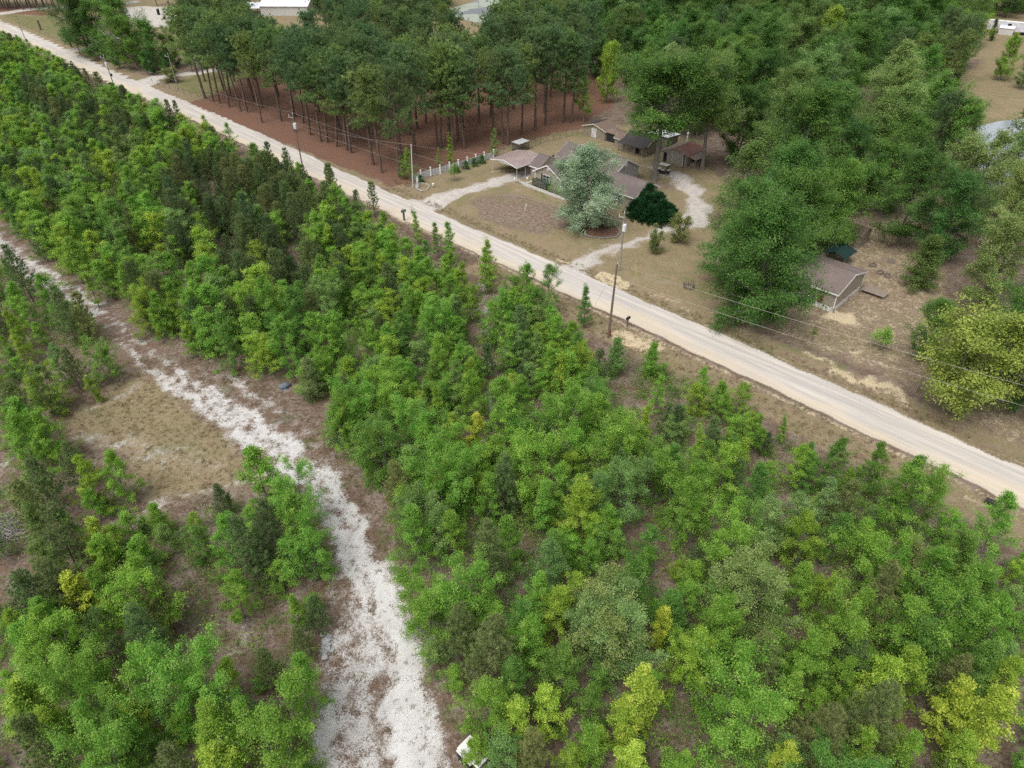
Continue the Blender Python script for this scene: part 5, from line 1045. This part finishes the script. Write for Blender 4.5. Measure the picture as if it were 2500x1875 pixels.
BIGT = [('oak',1800,690,15,'oakg',.8),('oak',1890,672,16,'oakg',.78),('oak',1900,600,16,'oakg',.8),('oak',2010,600,14,'mid',.75),('big',2060,520,15,'deep',.8),('shade',1715,415,20,'moss',.85),('cone',2235,700,8.5,'moss',1.25),('big',2290,640,14,'deep',.9),('big',2400,760,15,'silver',.8),
        ('big',2450,880,13,'mid',.8),('big',2250,880,9,'mid',.7),('big',2480,1010,12,'deep',.8),('big',2330,560,16,'silver',.95),('big',2190,600,15,'deep',.9),('big',2420,620,14,'silver',.75),('big',2560,760,14,'mid',.9),
        ('big',1690,330,17,'moss',.9),('bigthin',1640,310,18,'silver',1.0),('big',1790,400,16,'deep',.9),('big',1900,430,16,'moss',1.0),('big',2020,420,17,'oakg',1.0),('big',2130,430,17,'grey',1.0),('big',2230,420,17,'mid',.9),('big',2150,520,16,'mid',.9),('big',2290,470,16,'mid',.85),
        ('bigthin',2130,330,20,'silver',1.1),('big',1960,330,17,'grey',1.0),('big',1830,300,17,'deep',1.0),('big',1730,240,18,'oakg',1.0),('big',2060,260,18,'oakg',1.0),('big',2200,300,17,'mid',.9),('bigthin',1560,270,16,'mid',.8),('big',1480,250,14,'yellow',.6),('big',1540,215,16,'deep',.8),
        ('bigthin',1425,300,13,'yellow',.62),('pop',2275,205,12,'lime',1.0),('pop',2318,190,12,'lime',.9),('pop',2330,215,12,'oakg',1.0),('tp',2300,215,16,'tall',1.),('tp',2330,200,15,'tall',1.),('tp',2270,190,17,'tall',1.),('big',2440,195,11,'yellow',.8),('big',2490,215,10,'mid',.8),('big',2560,170,12,'mid',.9),
        ('pop',2420,100,7,'moss',1.5),('big',2360,110,15,'yellow',.9),('big',2310,120,15,'mid',.9),('tp',2455,400,12,'tall2',.9),('tp',2490,420,13,'tall',.9),('big',2500,560,14,'mid',.8),
        ('big',250,140,20,'deep',1.25),('big',215,122,19,'deep',1.1),('big',310,150,18,'mid',1.2),('big',340,168,14,'mid',1.05),('big',385,172,13,'mid',1.05),('big',430,165,12,'mid',.8),('big',290,168,8,'mid',.7),('big',372,182,8,'deep',.75),('big',410,186,7,'deep',.7),('big',262,150,9,'mid',.6),('bigthin',470,175,12,'mid',.8),('myrtle',420,200,4.5,'rust',1.6)]
for k, u, v, h, c, s in BIGT: bt(k, u, v, h, c, sxy=s)
bt('deadbig', 290, 158, 13, 'mid', label='bare grey dead tree among green trees near the far road')
bt('dead', 2490, 700, 9, 'mid', sxy=1.6, label='leafless grey snag at the right edge')
# yard plants
bt('juniper', 1592, 530, 5.2, 'juniper', sxy=1.05, rz=ROT, label='large dark green juniper mound at the house corner')
bt('myrtle', 1597, 617, 4.6, 'rust', sxy=.95, label='twiggy upright shrub on the lawn nearest the transformer pole')
bt('myrtle', 1656, 592, 5.4, 'rust', sxy=1.0, label='larger twiggy upright shrub beside the curving gravel drive')
for i, (u, v) in enumerate(((1138,413),(1159,406),(1178,399))):
    bt('ball', u, v, 1.5, 'deep', label=('clipped round shrub along the white fence, %s of the three' % ('leftmost', 'middle', 'rightmost')[i]), group='round shrubs along the fence')
bt('ball', 1027, 445, 1.3, 'deep', label='dark round shrub at the road end of the fence')
bt('ball', 1118, 421, 1.2, 'deep', label='low dark shrub behind the little standard tree')
bt('small', 1110, 442, 2.9, 'mid', label='little round headed tree between fence and driveway')
bt('thin', 1100, 405, 6.0, 'yellow', label='slender yellow green tree just behind the white fence')
bt('thin', 1072, 410, 4.0, 'yellow', sxy=.7, label='thin sapling behind the fence near its road end')
bt('sap', 1000, 440, 6.5, 'yellow', sxy=.8, label='yellowish tree behind the leaning white pole')
bt('thin', 985, 437, 5.0, 'moss', label='low leafy tree at the foot of roadside pines')
bt('sap', 1206, 385, 6.0, 'grey', sxy=.7, label='grey green tree at the house end of the fence')
bt('small', 2147, 855, 2.8, 'green', sxy=1.25, label='flat topped small green tree before the mobile home')
bt('small', 1983, 832, 2.0, 'rust', sxy=.6, label='tiny twiggy shrub in front of the mobile home')

# ---- the rest of the thicket and woods, kept off the open places
CLEAR = [
 [(2385,285),(2510,272),(2510,372),(2400,368)],
 [(0,62),(166,150),(320,215),(480,290),(617,345),(700,385),(849,445),(960,500),(1010,545),(1150,600),(1250,650),(1310,690),(1420,740),(1450,800),(1430,850),(1470,880),(1560,880),(1700,890),(1850,960),(1990,1060),(2110,1150),(2250,1180),(2350,1230),(2500,1270),(2560,1300),(2560,1100),(2360,1055),(2200,975),(1900,845),(1650,735),(1530,685),(1340,615),(1150,530),(849,390),(482,255),(320,180),(150,100),(0,25)],
 [(990,450),(1010,425),(1210,365),(1250,335),(1290,330),(1420,318),(1424,300),(1500,296),(1510,330),(1590,318),(1650,335),(1700,390),(1720,430),(1660,560),(1720,600),(1740,690),(1800,800),(1650,765),(1340,625),(1150,540)],
 [(1930,740),(1960,690),(2080,640),(2130,590),(2200,560),(2180,700),(2240,760),(2230,900),(2300,1020),(2030,890),(1880,830)],
 [(0,20),(150,30),(160,110),(190,130),(90,95),(0,45)], [(300,10),(450,18),(440,62),(335,66)], [(618,2),(755,2),(755,46),(615,50)], [(1085,-5),(1205,-5),(1205,60),(1105,42)], [(2330,185),(2500,150),(2510,365),(2400,355),(2340,255)], [(2395,36),(2510,45),(2510,95),(2395,85)], [(330,180),(430,180),(470,190),(520,235),(430,235)],
 [(0,585),(120,660),(230,735),(330,830),(420,890),(560,960),(640,1020),(720,1090),(780,1130),(850,1200),(900,1290),(960,1420),(1020,1560),(1080,1750),(1100,1875),(795,1875),(795,1600),(805,1430),(785,1250),(720,1150),(650,1110),(580,1180),(470,1200),(350,1230),(310,1150),(170,1060),(270,960),(330,900),(250,800),(150,700),(0,600)],
 [(420,1500),(560,1470),(700,1430),(700,1540),(600,1630),(430,1630)], [(1420,740),(1480,810),(1600,860),(1560,905),(1440,870)], [(1150,680),(1200,690),(1190,860),(1150,850)], [(1490,960),(1560,920),(1590,1010),(1540,1060)], [(790,780),(860,800),(850,870),(790,900)]]
KEYPX = [PR(*W2(-69.8, 105.9), 4.2), PR(*W2(-78, 116), 2.)]
def clear_ok(x, y, h, r):
    for fx, fz in ((0, 1), (.55, .72), (-.55, .72), (.95, .42), (-.95, .42), (0, .6), (0, .3)):
        u, v = PR(x + r * fx, y, h * fz)
        for p in CLEAR:
            if inside(p, u, v): return False
    return True
PINEPATCH = [gp([(560,420),(700,450),(820,520),(900,650),(800,760),(640,740),(480,640),(400,520),(450,440)]), gp([(90,270),(250,300),(380,380),(300,440),(150,380)])]
class Grid:
    def __init__(s): s.c = {}
    def add(s, x, y, r): s.c.setdefault((int(x // 6), int(y // 6)), []).append((x, y, r))
    def ok(s, x, y, r, k):
        i, j = int(x // 6), int(y // 6)
        for a in range(i - 2, i + 3):
            for b in range(j - 2, j + 3):
                for (px, py, pr) in s.c.get((a, b), ()):
                    if (px - x) ** 2 + (py - y) ** 2 < (k * (pr + r)) ** 2: return False
        return True
GR = Grid()
for t_ in TREES: GR.add(t_['x'], t_['y'], t_['rad'])
def fill(poly, n, mix, k, seed, maxn, top_min=None):
    R = random.Random(seed); P = gp(poly); xs = [p[0] for p in P]; ys = [p[1] for p in P]; cnt = 0
    kinds, wts = [m[:4] for m in mix], [m[4] for m in mix]
    for _ in range(n):
        x, y = R.uniform(min(xs), max(xs)), R.uniform(min(ys), max(ys))
        if not inside(P, x, y): continue
        kd, h0, h1, cols = R.choices(kinds, wts)[0]; h = R.uniform(h0, h1); r = PRAD[kd] * h / PH[kd]
        if maxn == 70 and any(inside(q, x, y) for q in PINEPATCH) and R.random() < .7: kd, h, cols = 'yp', R.uniform(6, 9), ('pine', 'pinedark', 'pinedark'); r = PRAD[kd] * h / PH[kd]
        if not GR.ok(x, y, r, k) or not clear_ok(x, y, h, r): continue
        u, v = PR(x, y, h * .75)
        if not (-90 < u < 2590 and -70 < v < 1960): continue
        if top_min is not None and PR(x, y, h)[1] < top_min: continue
        tree(kd, x, y, h, R.choice(cols)); GR.add(x, y, r); cnt += 1
        if cnt >= maxn: break
    return cnt
THICKET_FAR = [(-120,20),(0,115),(160,190),(310,262),(480,330),(620,390),(760,470),(860,560),(860,860),(740,930),(620,930),(520,890),(400,840),(230,710),(100,630),(0,560),(-150,450)]
THICKET_MID = [(760,480),(1000,640),(1180,715),(1400,830),(1470,890),(1480,1000),(1500,1300),(1000,1300),(900,1200),(800,1040),(740,930),(800,700)]
THICKET_NEAR = [(1480,890),(1620,900),(1800,980),(1930,1080),(2100,1180),(2300,1250),(2520,1330),(2800,1450),(2800,2050),(1150,2050),(1110,1800),(1060,1600),(980,1400),(960,1280),(1480,1200)]
THICKET_LEFT = [(-120,580),(0,630),(100,720),(250,810),(285,850),(250,900),(140,1000),(90,1060),(120,1130),(280,1180),(320,1300),(450,1250),(600,1230),(740,1180),(780,1300),(760,1420),(775,1480),(750,1620),(740,2050),(-200,2050)]
broadmix = lambda p: [('sap', 5.5, 8.5, ('green', 'green', 'mid', 'yellow'), 3), ('thin', 4.5, 7.5, ('green', 'yellow', 'grey', 'mid'), 2.2), ('wide', 5, 7.5, ('green', 'mid', 'grey'), 1.4), ('lime', 4.5, 6.5, ('lime', 'yellow'), .8), ('yp', 5, 8, ('pine', 'pineolive', 'pinedark'), p)]
fill(THICKET_FAR, 9000, broadmix(4.2), .40, 1, 70)
fill(THICKET_MID, 6000, broadmix(.6), .42, 2, 22)
fill(THICKET_NEAR, 8000, broadmix(.8), .44, 3, 26)
fill(THICKET_LEFT, 6000, broadmix(2.5), .50, 4, 8)
STAND = [(470,215),(560,238),(640,240),(700,270),(780,300),(860,320),(960,350),(1040,330),(1120,320),(1200,310),(1260,290),(1400,270),(1450,200),(1420,130),(1240,110),(1080,110),(850,95),(640,105),(560,140),(500,165),(450,190)]
fill(STAND, 5000, [('tp', 16, 20.5, ('tall', 'tall', 'tall2'), 1), ('bigthin', 11, 14, ('yellow', 'green'), .06)], .70, 5, 85)
WOODS = [(1420,265),(1520,225),(1660,300),(1760,360),(1880,480),(2000,520),(2120,560),(2250,600),(2400,640),(2560,700),(2800,650),(2600,380),(2400,330),(2330,240),(2330,180),(2400,110),(2380,60),(2520,40),(2700,0),(2600,-60),(1700,-70),(1280,-40),(1260,80),(1330,120),(1420,180)]
fill(WOODS, 6000, [('big', 13, 20, ('oakg', 'oakg', 'mid', 'deep', 'moss', 'moss', 'grey'), 4), ('bigthin', 13, 20, ('grey', 'moss', 'mid', 'yellow'), 1.0), ('tp', 13, 17, ('tall', 'tall2'), .8)], .50, 6, 230)
FAREDGE = [(-100,8),(130,14),(150,24),(-100,26)]
fill(FAREDGE, 2500, [('tp', 14, 18, ('tall', 'tall2'), 1)], .55, 7, 40)
BACK = [(150,14),(300,8),(480,10),(620,-4),(760,-4),(1080,-12),(1080,20),(980,70),(760,75),(600,95),(520,80),(470,80),(480,35),(300,10),(250,35),(170,30)]
fill(BACK, 3000, [('tp', 13, 17, ('tall', 'tall2'), 1.6), ('big', 10, 15, ('deep', 'mid', 'green'), 1)], .55, 8, 80)
FARBACK = [(-300,-25),(2900,-25),(2900,-90),(-300,-90)]
fill(FARBACK, 3000, [('big', 14, 18, ('deep', 'mid', 'moss', 'green'), 2), ('tp', 14, 18, ('tall', 'tall2'), 1.5)], .6, 9, 120)
print('TREES', len(TREES))

# ------------------------------------------------------------------ what nobody could count: the far thicket mass, ground cover, grass
def mass_proto(seed, kind):
    me_list = []
    if kind == 'b': w_, c_, s_ = broad(seed, 7, 2.5, .06, 28, 6, 2, 24, .16, .22, ('oval', 'cone', 'dome')[seed % 3])
    else: w_, c_, s_ = young_pine(seed, 7, 2.1, .05, 11, 6)
    vs, fs, ti, mi = [], [], [], []; n = 0
    for k, me in enumerate((c_, w_)):
        co = np.empty(len(me.vertices) * 3, np.float32); me.vertices.foreach_get('co', co); vs.append(co.reshape(-1, 3))
        idx = np.empty(len(me.loops), np.int32); me.loops.foreach_get('vertex_index', idx); cnt = len(me.loops) // len(me.polygons)
        fs.append(idx.reshape(-1, cnt) + n); mi.append(np.full(len(me.polygons), k, np.int32))
        t = np.zeros(len(me.vertices), np.float32)
        if k == 0: me.attributes['tint'].data.foreach_get('value', t)
        ti.append(t); n += len(me.vertices)
    out = np_mesh('thicket_form', np.concatenate(vs), fs, np.concatenate(ti))
    out.materials.append(M['mass_leaf']); out.materials.append(M['bark_grey']); out.polygons.foreach_set('material_index', np.concatenate(mi))
    o = bpy.data.objects.new('thicket_form', out); return o
def mass_mat():
    t = NT('mass_leaf'); at = t.n('ShaderNodeAttribute', attribute_name='tcol', attribute_type='INSTANCER'); tv = t.n('ShaderNodeAttribute', attribute_name='tint'); v = tv.outputs['Fac']
    h = t.n('ShaderNodeHueSaturation'); t.set(h.inputs['Color'], at.outputs['Color'])
    t.set(h.inputs['Hue'], t.math('MULTIPLY_ADD', v, -.045, .522)); t.set(h.inputs['Value'], t.math('MULTIPLY_ADD', v, .80, .60))
    tr = t.n('ShaderNodeBsdfTranslucent'); t.set(tr.inputs['Color'], h.outputs[0]); mx = t.n('ShaderNodeMixShader', {0: .46}); t.set(mx.inputs[1], t.prin(h.outputs[0], .55, .12)); t.set(mx.inputs[2], tr.outputs[0])
    return t.out(mx.outputs[0])
M['mass_leaf'] = mass_mat()
def mass_object(name, label, cat, pts, protos):
    """pts: x, y, z, scale, rot, proto index, r, g, b -> one object of many plants"""
    pts = np.array(pts); me = np_mesh(name, pts[:, :3], [[(0, 1, 2)]]) if False else bpy.data.meshes.new(name)
    me.vertices.add(len(pts)); me.vertices.foreach_set('co', pts[:, :3].astype(np.float32).ravel())
    for an, typ, dat in (('sc', 'FLOAT', pts[:, 3]), ('rt', 'FLOAT', pts[:, 4]), ('pk', 'INT', pts[:, 5].astype(np.int32))):
        a = me.attributes.new(an, typ, 'POINT'); a.data.foreach_set('value', dat.astype(np.int32 if typ == 'INT' else np.float32))
    a = me.attributes.new('tcol', 'FLOAT_COLOR', 'POINT'); a.data.foreach_set('color', np.column_stack([pts[:, 6:9], np.ones(len(pts))]).astype(np.float32).ravel())
    ob = link(name, me); tag(ob, label, cat, kind='stuff')
    ng = bpy.data.node_groups.new(name, 'GeometryNodeTree'); ng.interface.new_socket('Geometry', in_out='INPUT', socket_type='NodeSocketGeometry'); ng.interface.new_socket('Geometry', in_out='OUTPUT', socket_type='NodeSocketGeometry')
    N = ng.nodes.new; L_ = ng.links.new; gi = N('NodeGroupInput'); go = N('NodeGroupOutput'); iop = N('GeometryNodeInstanceOnPoints'); g2i = N('GeometryNodeGeometryToInstance')
    for p in reversed(protos):
        oi = N('GeometryNodeObjectInfo'); oi.inputs['Object'].default_value = p; L_(oi.outputs['Geometry'], g2i.inputs[0])
    def attr(n, dt):
        x_ = N('GeometryNodeInputNamedAttribute'); x_.data_type = dt; x_.inputs['Name'].default_value = n; return x_.outputs[0]
    cb = N('ShaderNodeCombineXYZ'); L_(attr('rt', 'FLOAT'), cb.inputs[2])
    L_(gi.outputs[0], iop.inputs['Points']); L_(g2i.outputs[0], iop.inputs['Instance']); iop.inputs['Pick Instance'].default_value = True
    L_(attr('pk', 'INT'), iop.inputs['Instance Index']); L_(cb.outputs[0], iop.inputs['Rotation']); L_(attr('sc', 'FLOAT'), iop.inputs['Scale'])
    L_(iop.outputs[0], go.inputs[0]); md = ob.modifiers.new('plants', 'NODES'); md.node_group = ng
    return ob
protos = [mass_proto(400 + i, 'b') for i in range(6)] + [mass_proto(410 + i, 'p') for i in range(3)]
Rm = random.Random(77); mp_ = []
def mass_fill(poly, n, k, maxn, ppine, hr, cols):
    P = gp(poly); xs = [p[0] for p in P]; ys = [p[1] for p in P]; c = 0
    for _ in range(n):
        x, y = Rm.uniform(min(xs), max(xs)), Rm.uniform(min(ys), max(ys))
        if not inside(P, x, y): continue
        pn = Rm.random() < (.82 if ppine > .2 and any(inside(q, x, y) for q in PINEPATCH) else ppine * .6); h = Rm.uniform(*hr); r = (1.8 if pn else 2.3) * h / 7
        if not GR.ok(x, y, r * (.6 if pn else 1), k) or not clear_ok(x, y, h, r * .8): continue
        u, v = PR(x, y, h)
        if not (-120 < u < 2620 and -60 < v < 1990): continue
        cc = COL[Rm.choice(('pine', 'pineolive', 'pinedark'))] if pn else COL[Rm.choice(cols)]; q = Rm.uniform(.85, 1.15)
        mp_.append((x, y, hz(x, y) - .05, h / 7, Rm.random() * 6.28, Rm.randrange(6, 9) if pn else Rm.randrange(6), cc[0] * q * Rm.uniform(.9, 1.12), cc[1] * q, cc[2] * q)); GR.add(x, y, r * (.75 if pn else 1)); c += 1
        if c >= maxn: break
    return c
bc_ = ('green', 'green', 'green', 'mid', 'yellow', 'grey')
print('MASS', mass_fill(THICKET_FAR, 34000, .25, 900, .38, (4.5, 8.0), bc_), mass_fill(THICKET_MID, 9000, .31, 200, .08, (3.0, 6.0), bc_), mass_fill(THICKET_NEAR, 8000, .38, 120, .08, (2.5, 5.0), bc_), mass_fill(THICKET_LEFT, 8000, .38, 80, .25, (2.0, 4.8), bc_))
mass_object('thicket', 'close mass of lesser saplings filling gaps in the thicket', 'thicket', mp_, protos)
# low ground cover: small leafy sprigs
def sprig_proto(seed, h, n, L, grass=False):
    T = Tree(seed); R = T.r
    if grass:
        c = np.zeros((n, 3)); c[:, :2] = R.normal(0, .12, (n, 2)); T.needles(c, np.tile([[0, 0, 1.]], (n, 1)), 1, h, .02, .55, R.normal(.45, .2, n))
    else:
        c = R.normal(0, 1, (n, 3)) * np.array([.34, .34, .22]) * h + np.array([0, 0, .45 * h]); c[:, 2] = np.abs(c[:, 2]); T.leaves(c, L, R.normal(.45, .22, n))
    T.limb(np.array([[0, 0, 0], [0, 0, h * .3]]), [.008, .004], 3)
    wd_, cr_, _ = T.done('sprig'); cr_.materials.append(M['mass_leaf']); return bpy.data.objects.new('sprig_form', cr_)
sp = [sprig_proto(500 + i, .8 + .3 * (i % 3), 60, .13) for i in range(4)] + [sprig_proto(520 + i, .30, 26, .1, True) for i in range(3)]
pts = []
for poly, n, gcol in ((THICKET_FAR, 900, 0), (THICKET_MID, 1500, 0), (THICKET_NEAR, 1700, 0), (THICKET_LEFT, 1700, 0)):
    P = gp(poly); xs = [p[0] for p in P]; ys = [p[1] for p in P]; c = 0
    for _ in range(n * 6):
        x, y = Rm.uniform(min(xs), max(xs)), Rm.uniform(min(ys), max(ys))
        if not inside(P, x, y) or math.sin(x * .21 + 1) * math.sin(y * .17) + Rm.uniform(-.9, .9) < -.1: continue
        u, v = PR(x, y, 0)
        if not (-60 < u < 2560 and 0 < v < 1950): continue
        cc = COL[Rm.choice(('green', 'mid', 'yellow', 'moss', 'deep', 'rust'))]; pts.append((x, y, hz(x, y) - .03, Rm.uniform(.5, 1.5), Rm.random() * 6.28, Rm.randrange(4), *cc)); c += 1
        if c >= n: break
mass_object('ground_cover', 'low leafy undergrowth scattered over the thicket floor', 'undergrowth', pts, sp)
pts = []
TK = gp(TRACK); CLP = gp(CLEARING); WIDE = gp([(90,1050),(250,900),(330,830),(560,880),(820,1040),(960,1300),(1090,1600),(1150,1900),(740,1900),(760,1400),(640,1200),(330,1300)])
dry = ((.34, .27, .16), (.28, .25, .12), (.20, .22, .08), (.40, .32, .20), (.24, .18, .11))
for _ in range(15000):
    x, y = Rm.uniform(-60, 5), Rm.uniform(18, 75)
    if not inside(WIDE, x, y): continue
    i_ = min(max(np.searchsorted(gx, x), 0), len(gx) - 1); j_ = min(max(np.searchsorted(gy, y), 0), len(gy) - 1)
    if m_w[j_, i_] > .35 and Rm.random() < m_w[j_, i_] * 1.08: continue
    cc = Rm.choice(dry); pts.append((x, y, hz(x, y) - .01, Rm.uniform(.4, 1.25), Rm.random() * 6.28, 4 + Rm.randrange(3), *cc))
mass_object('grass_tufts', 'dry grass tufts on the clearing and along the white track', 'grass', pts, sp)
pts = []
for _ in range(9000):
    a, b = Rm.uniform(-112, -5), Rm.uniform(62, 84)
    if 69.6 < b < 77.4 or (a > -108 and b > 79.5): continue
    x, y = W2(a, b)
    if Rm.random() < .3: continue
    cc = Rm.choice(dry); pts.append((x, y, hz(x, y) - .01, Rm.uniform(.5, 1.3), Rm.random() * 6.28, 4 + Rm.randrange(3), *cc))
mass_object('verge_grass', 'dry grass tufts along both road verges', 'grass', pts, sp)

# ------------------------------------------------------------------ labels for the trees: look first, then the nearest landmark and rank
LM = [('the bare pole', 1490, 760), ('the dark mailbox', 1531, 790), ('the grey mailbox', 987, 530), ('the paver heap', 798, 1580), ('the hidden cart', 1152, 1855), ('the dead sapling', 1205, 1010), ('the clearing', 430, 1080), ('the brush pile', 10, 1305), ('the tarp heap', 696, 945),
      ('the pine stand pole', 728, 340), ('the far left pole', 270, 180), ('the farthest pole', 58, 85), ('the culvert', 2404, 1223), ('the white fence', 1100, 410), ('the barn roof', 690, 30), ('the algae pond', 1160, 30), ('the garage', 1645, 385), ('the shade tree', 1600, 330), ('the mobile home', 2030, 690), ('the box trailer', 2450, 60),
      ('the marsh field', 2430, 250), ('the grey pond', 2450, 330), ('the kennel', 1272, 352), ('the sand arena', 390, 40), ('the left field', 90, 60), ('the track fork', 560, 1010), ('the house', 1450, 420), ('the big oak', 1860, 600), ('the cedar', 1790, 430), ('the bottom right corner', 2500, 1875), ('the bottom left corner', 0, 1875), ('the top right corner', 2500, 0), ('the top edge middle', 1250, 0), ('the track start', 20, 600), ('the slim lawn pole', 425, 180)]
KW = {'broadleaf_sapling': 'sapling', 'young_pine': 'young pine', 'tall_pine': 'tall pine', 'broadleaf_tree': 'broadleaf tree', 'columnar_tree': 'columnar tree', 'conical_shrub': 'conical shrub', 'oak_tree': 'oak', 'upright_shrub': 'twiggy shrub', 'dead_sapling': 'dead sapling', 'shade_tree': 'bare stemmed tree', 'small_tree': 'small tree', 'cedar_tree': 'cedar', 'maple_tree': 'maple', 'multi_stem_tree': 'many stemmed tree', 'round_shrub': 'round shrub', 'juniper_bush': 'juniper', 'dead_tree': 'dead tree'}
GRP = {'broadleaf_sapling': 'saplings of the thicket', 'young_pine': 'young pines of the thicket', 'tall_pine': 'tall pines', 'broadleaf_tree': 'large broadleaf trees', 'columnar_tree': 'columnar trees', 'conical_shrub': 'conical shrubs', 'oak_tree': 'oaks by the mobile home'}
SHAPE = {'thin': 'slender ', 'wide': 'spreading ', 'lime': 'big leaved ', 'bigthin': 'open crowned ', 'ypthin': 'spindly '}
buckets = {}
for t_ in TREES:
    if t_['label']: continue
    nm = NAMEK[t_['kind']]; u, v = PR(t_['x'], t_['y'], t_['h'] * .7)
    if t_['kind'] == 'dead': t_['o']['label'] = 'leafless grey dead sapling in the middle of the thicket'; continue
    ln, lu, lv = min(LM, key=lambda l: (l[1] - u) ** 2 + (l[2] - v) ** 2); dx, dy = u - lu, v - lv
    dr = ('right of' if dx > 0 else 'left of') if abs(dx) > abs(dy) else ('below' if dy > 0 else 'above')
    buckets.setdefault((SHAPE.get(t_['kind'], ''), ADJ[t_['col']], nm, dr, ln), []).append((dx * dx + dy * dy, t_['o']))
for (sh_, ad, nm, dr, ln), l in buckets.items():
    l.sort(key=lambda e: e[0])
    for i, (_, o) in enumerate(l):
        s = '%s%s %s %s %s' % (sh_, ad, KW[nm], dr, ln)
        if len(l) > 1: s += ', ' + (('nearest', 'second nearest', 'third nearest', 'fourth nearest', 'fifth nearest', 'sixth nearest', 'seventh nearest', 'eighth nearest', 'ninth nearest')[i] if i < 9 else '%d%s nearest' % (i + 1, {1: 'st', 2: 'nd', 3: 'rd'}.get((i + 1) % 10 if i > 18 else 0, 'th')))
        o['label'] = s
        if nm in GRP: o['group'] = GRP[nm]
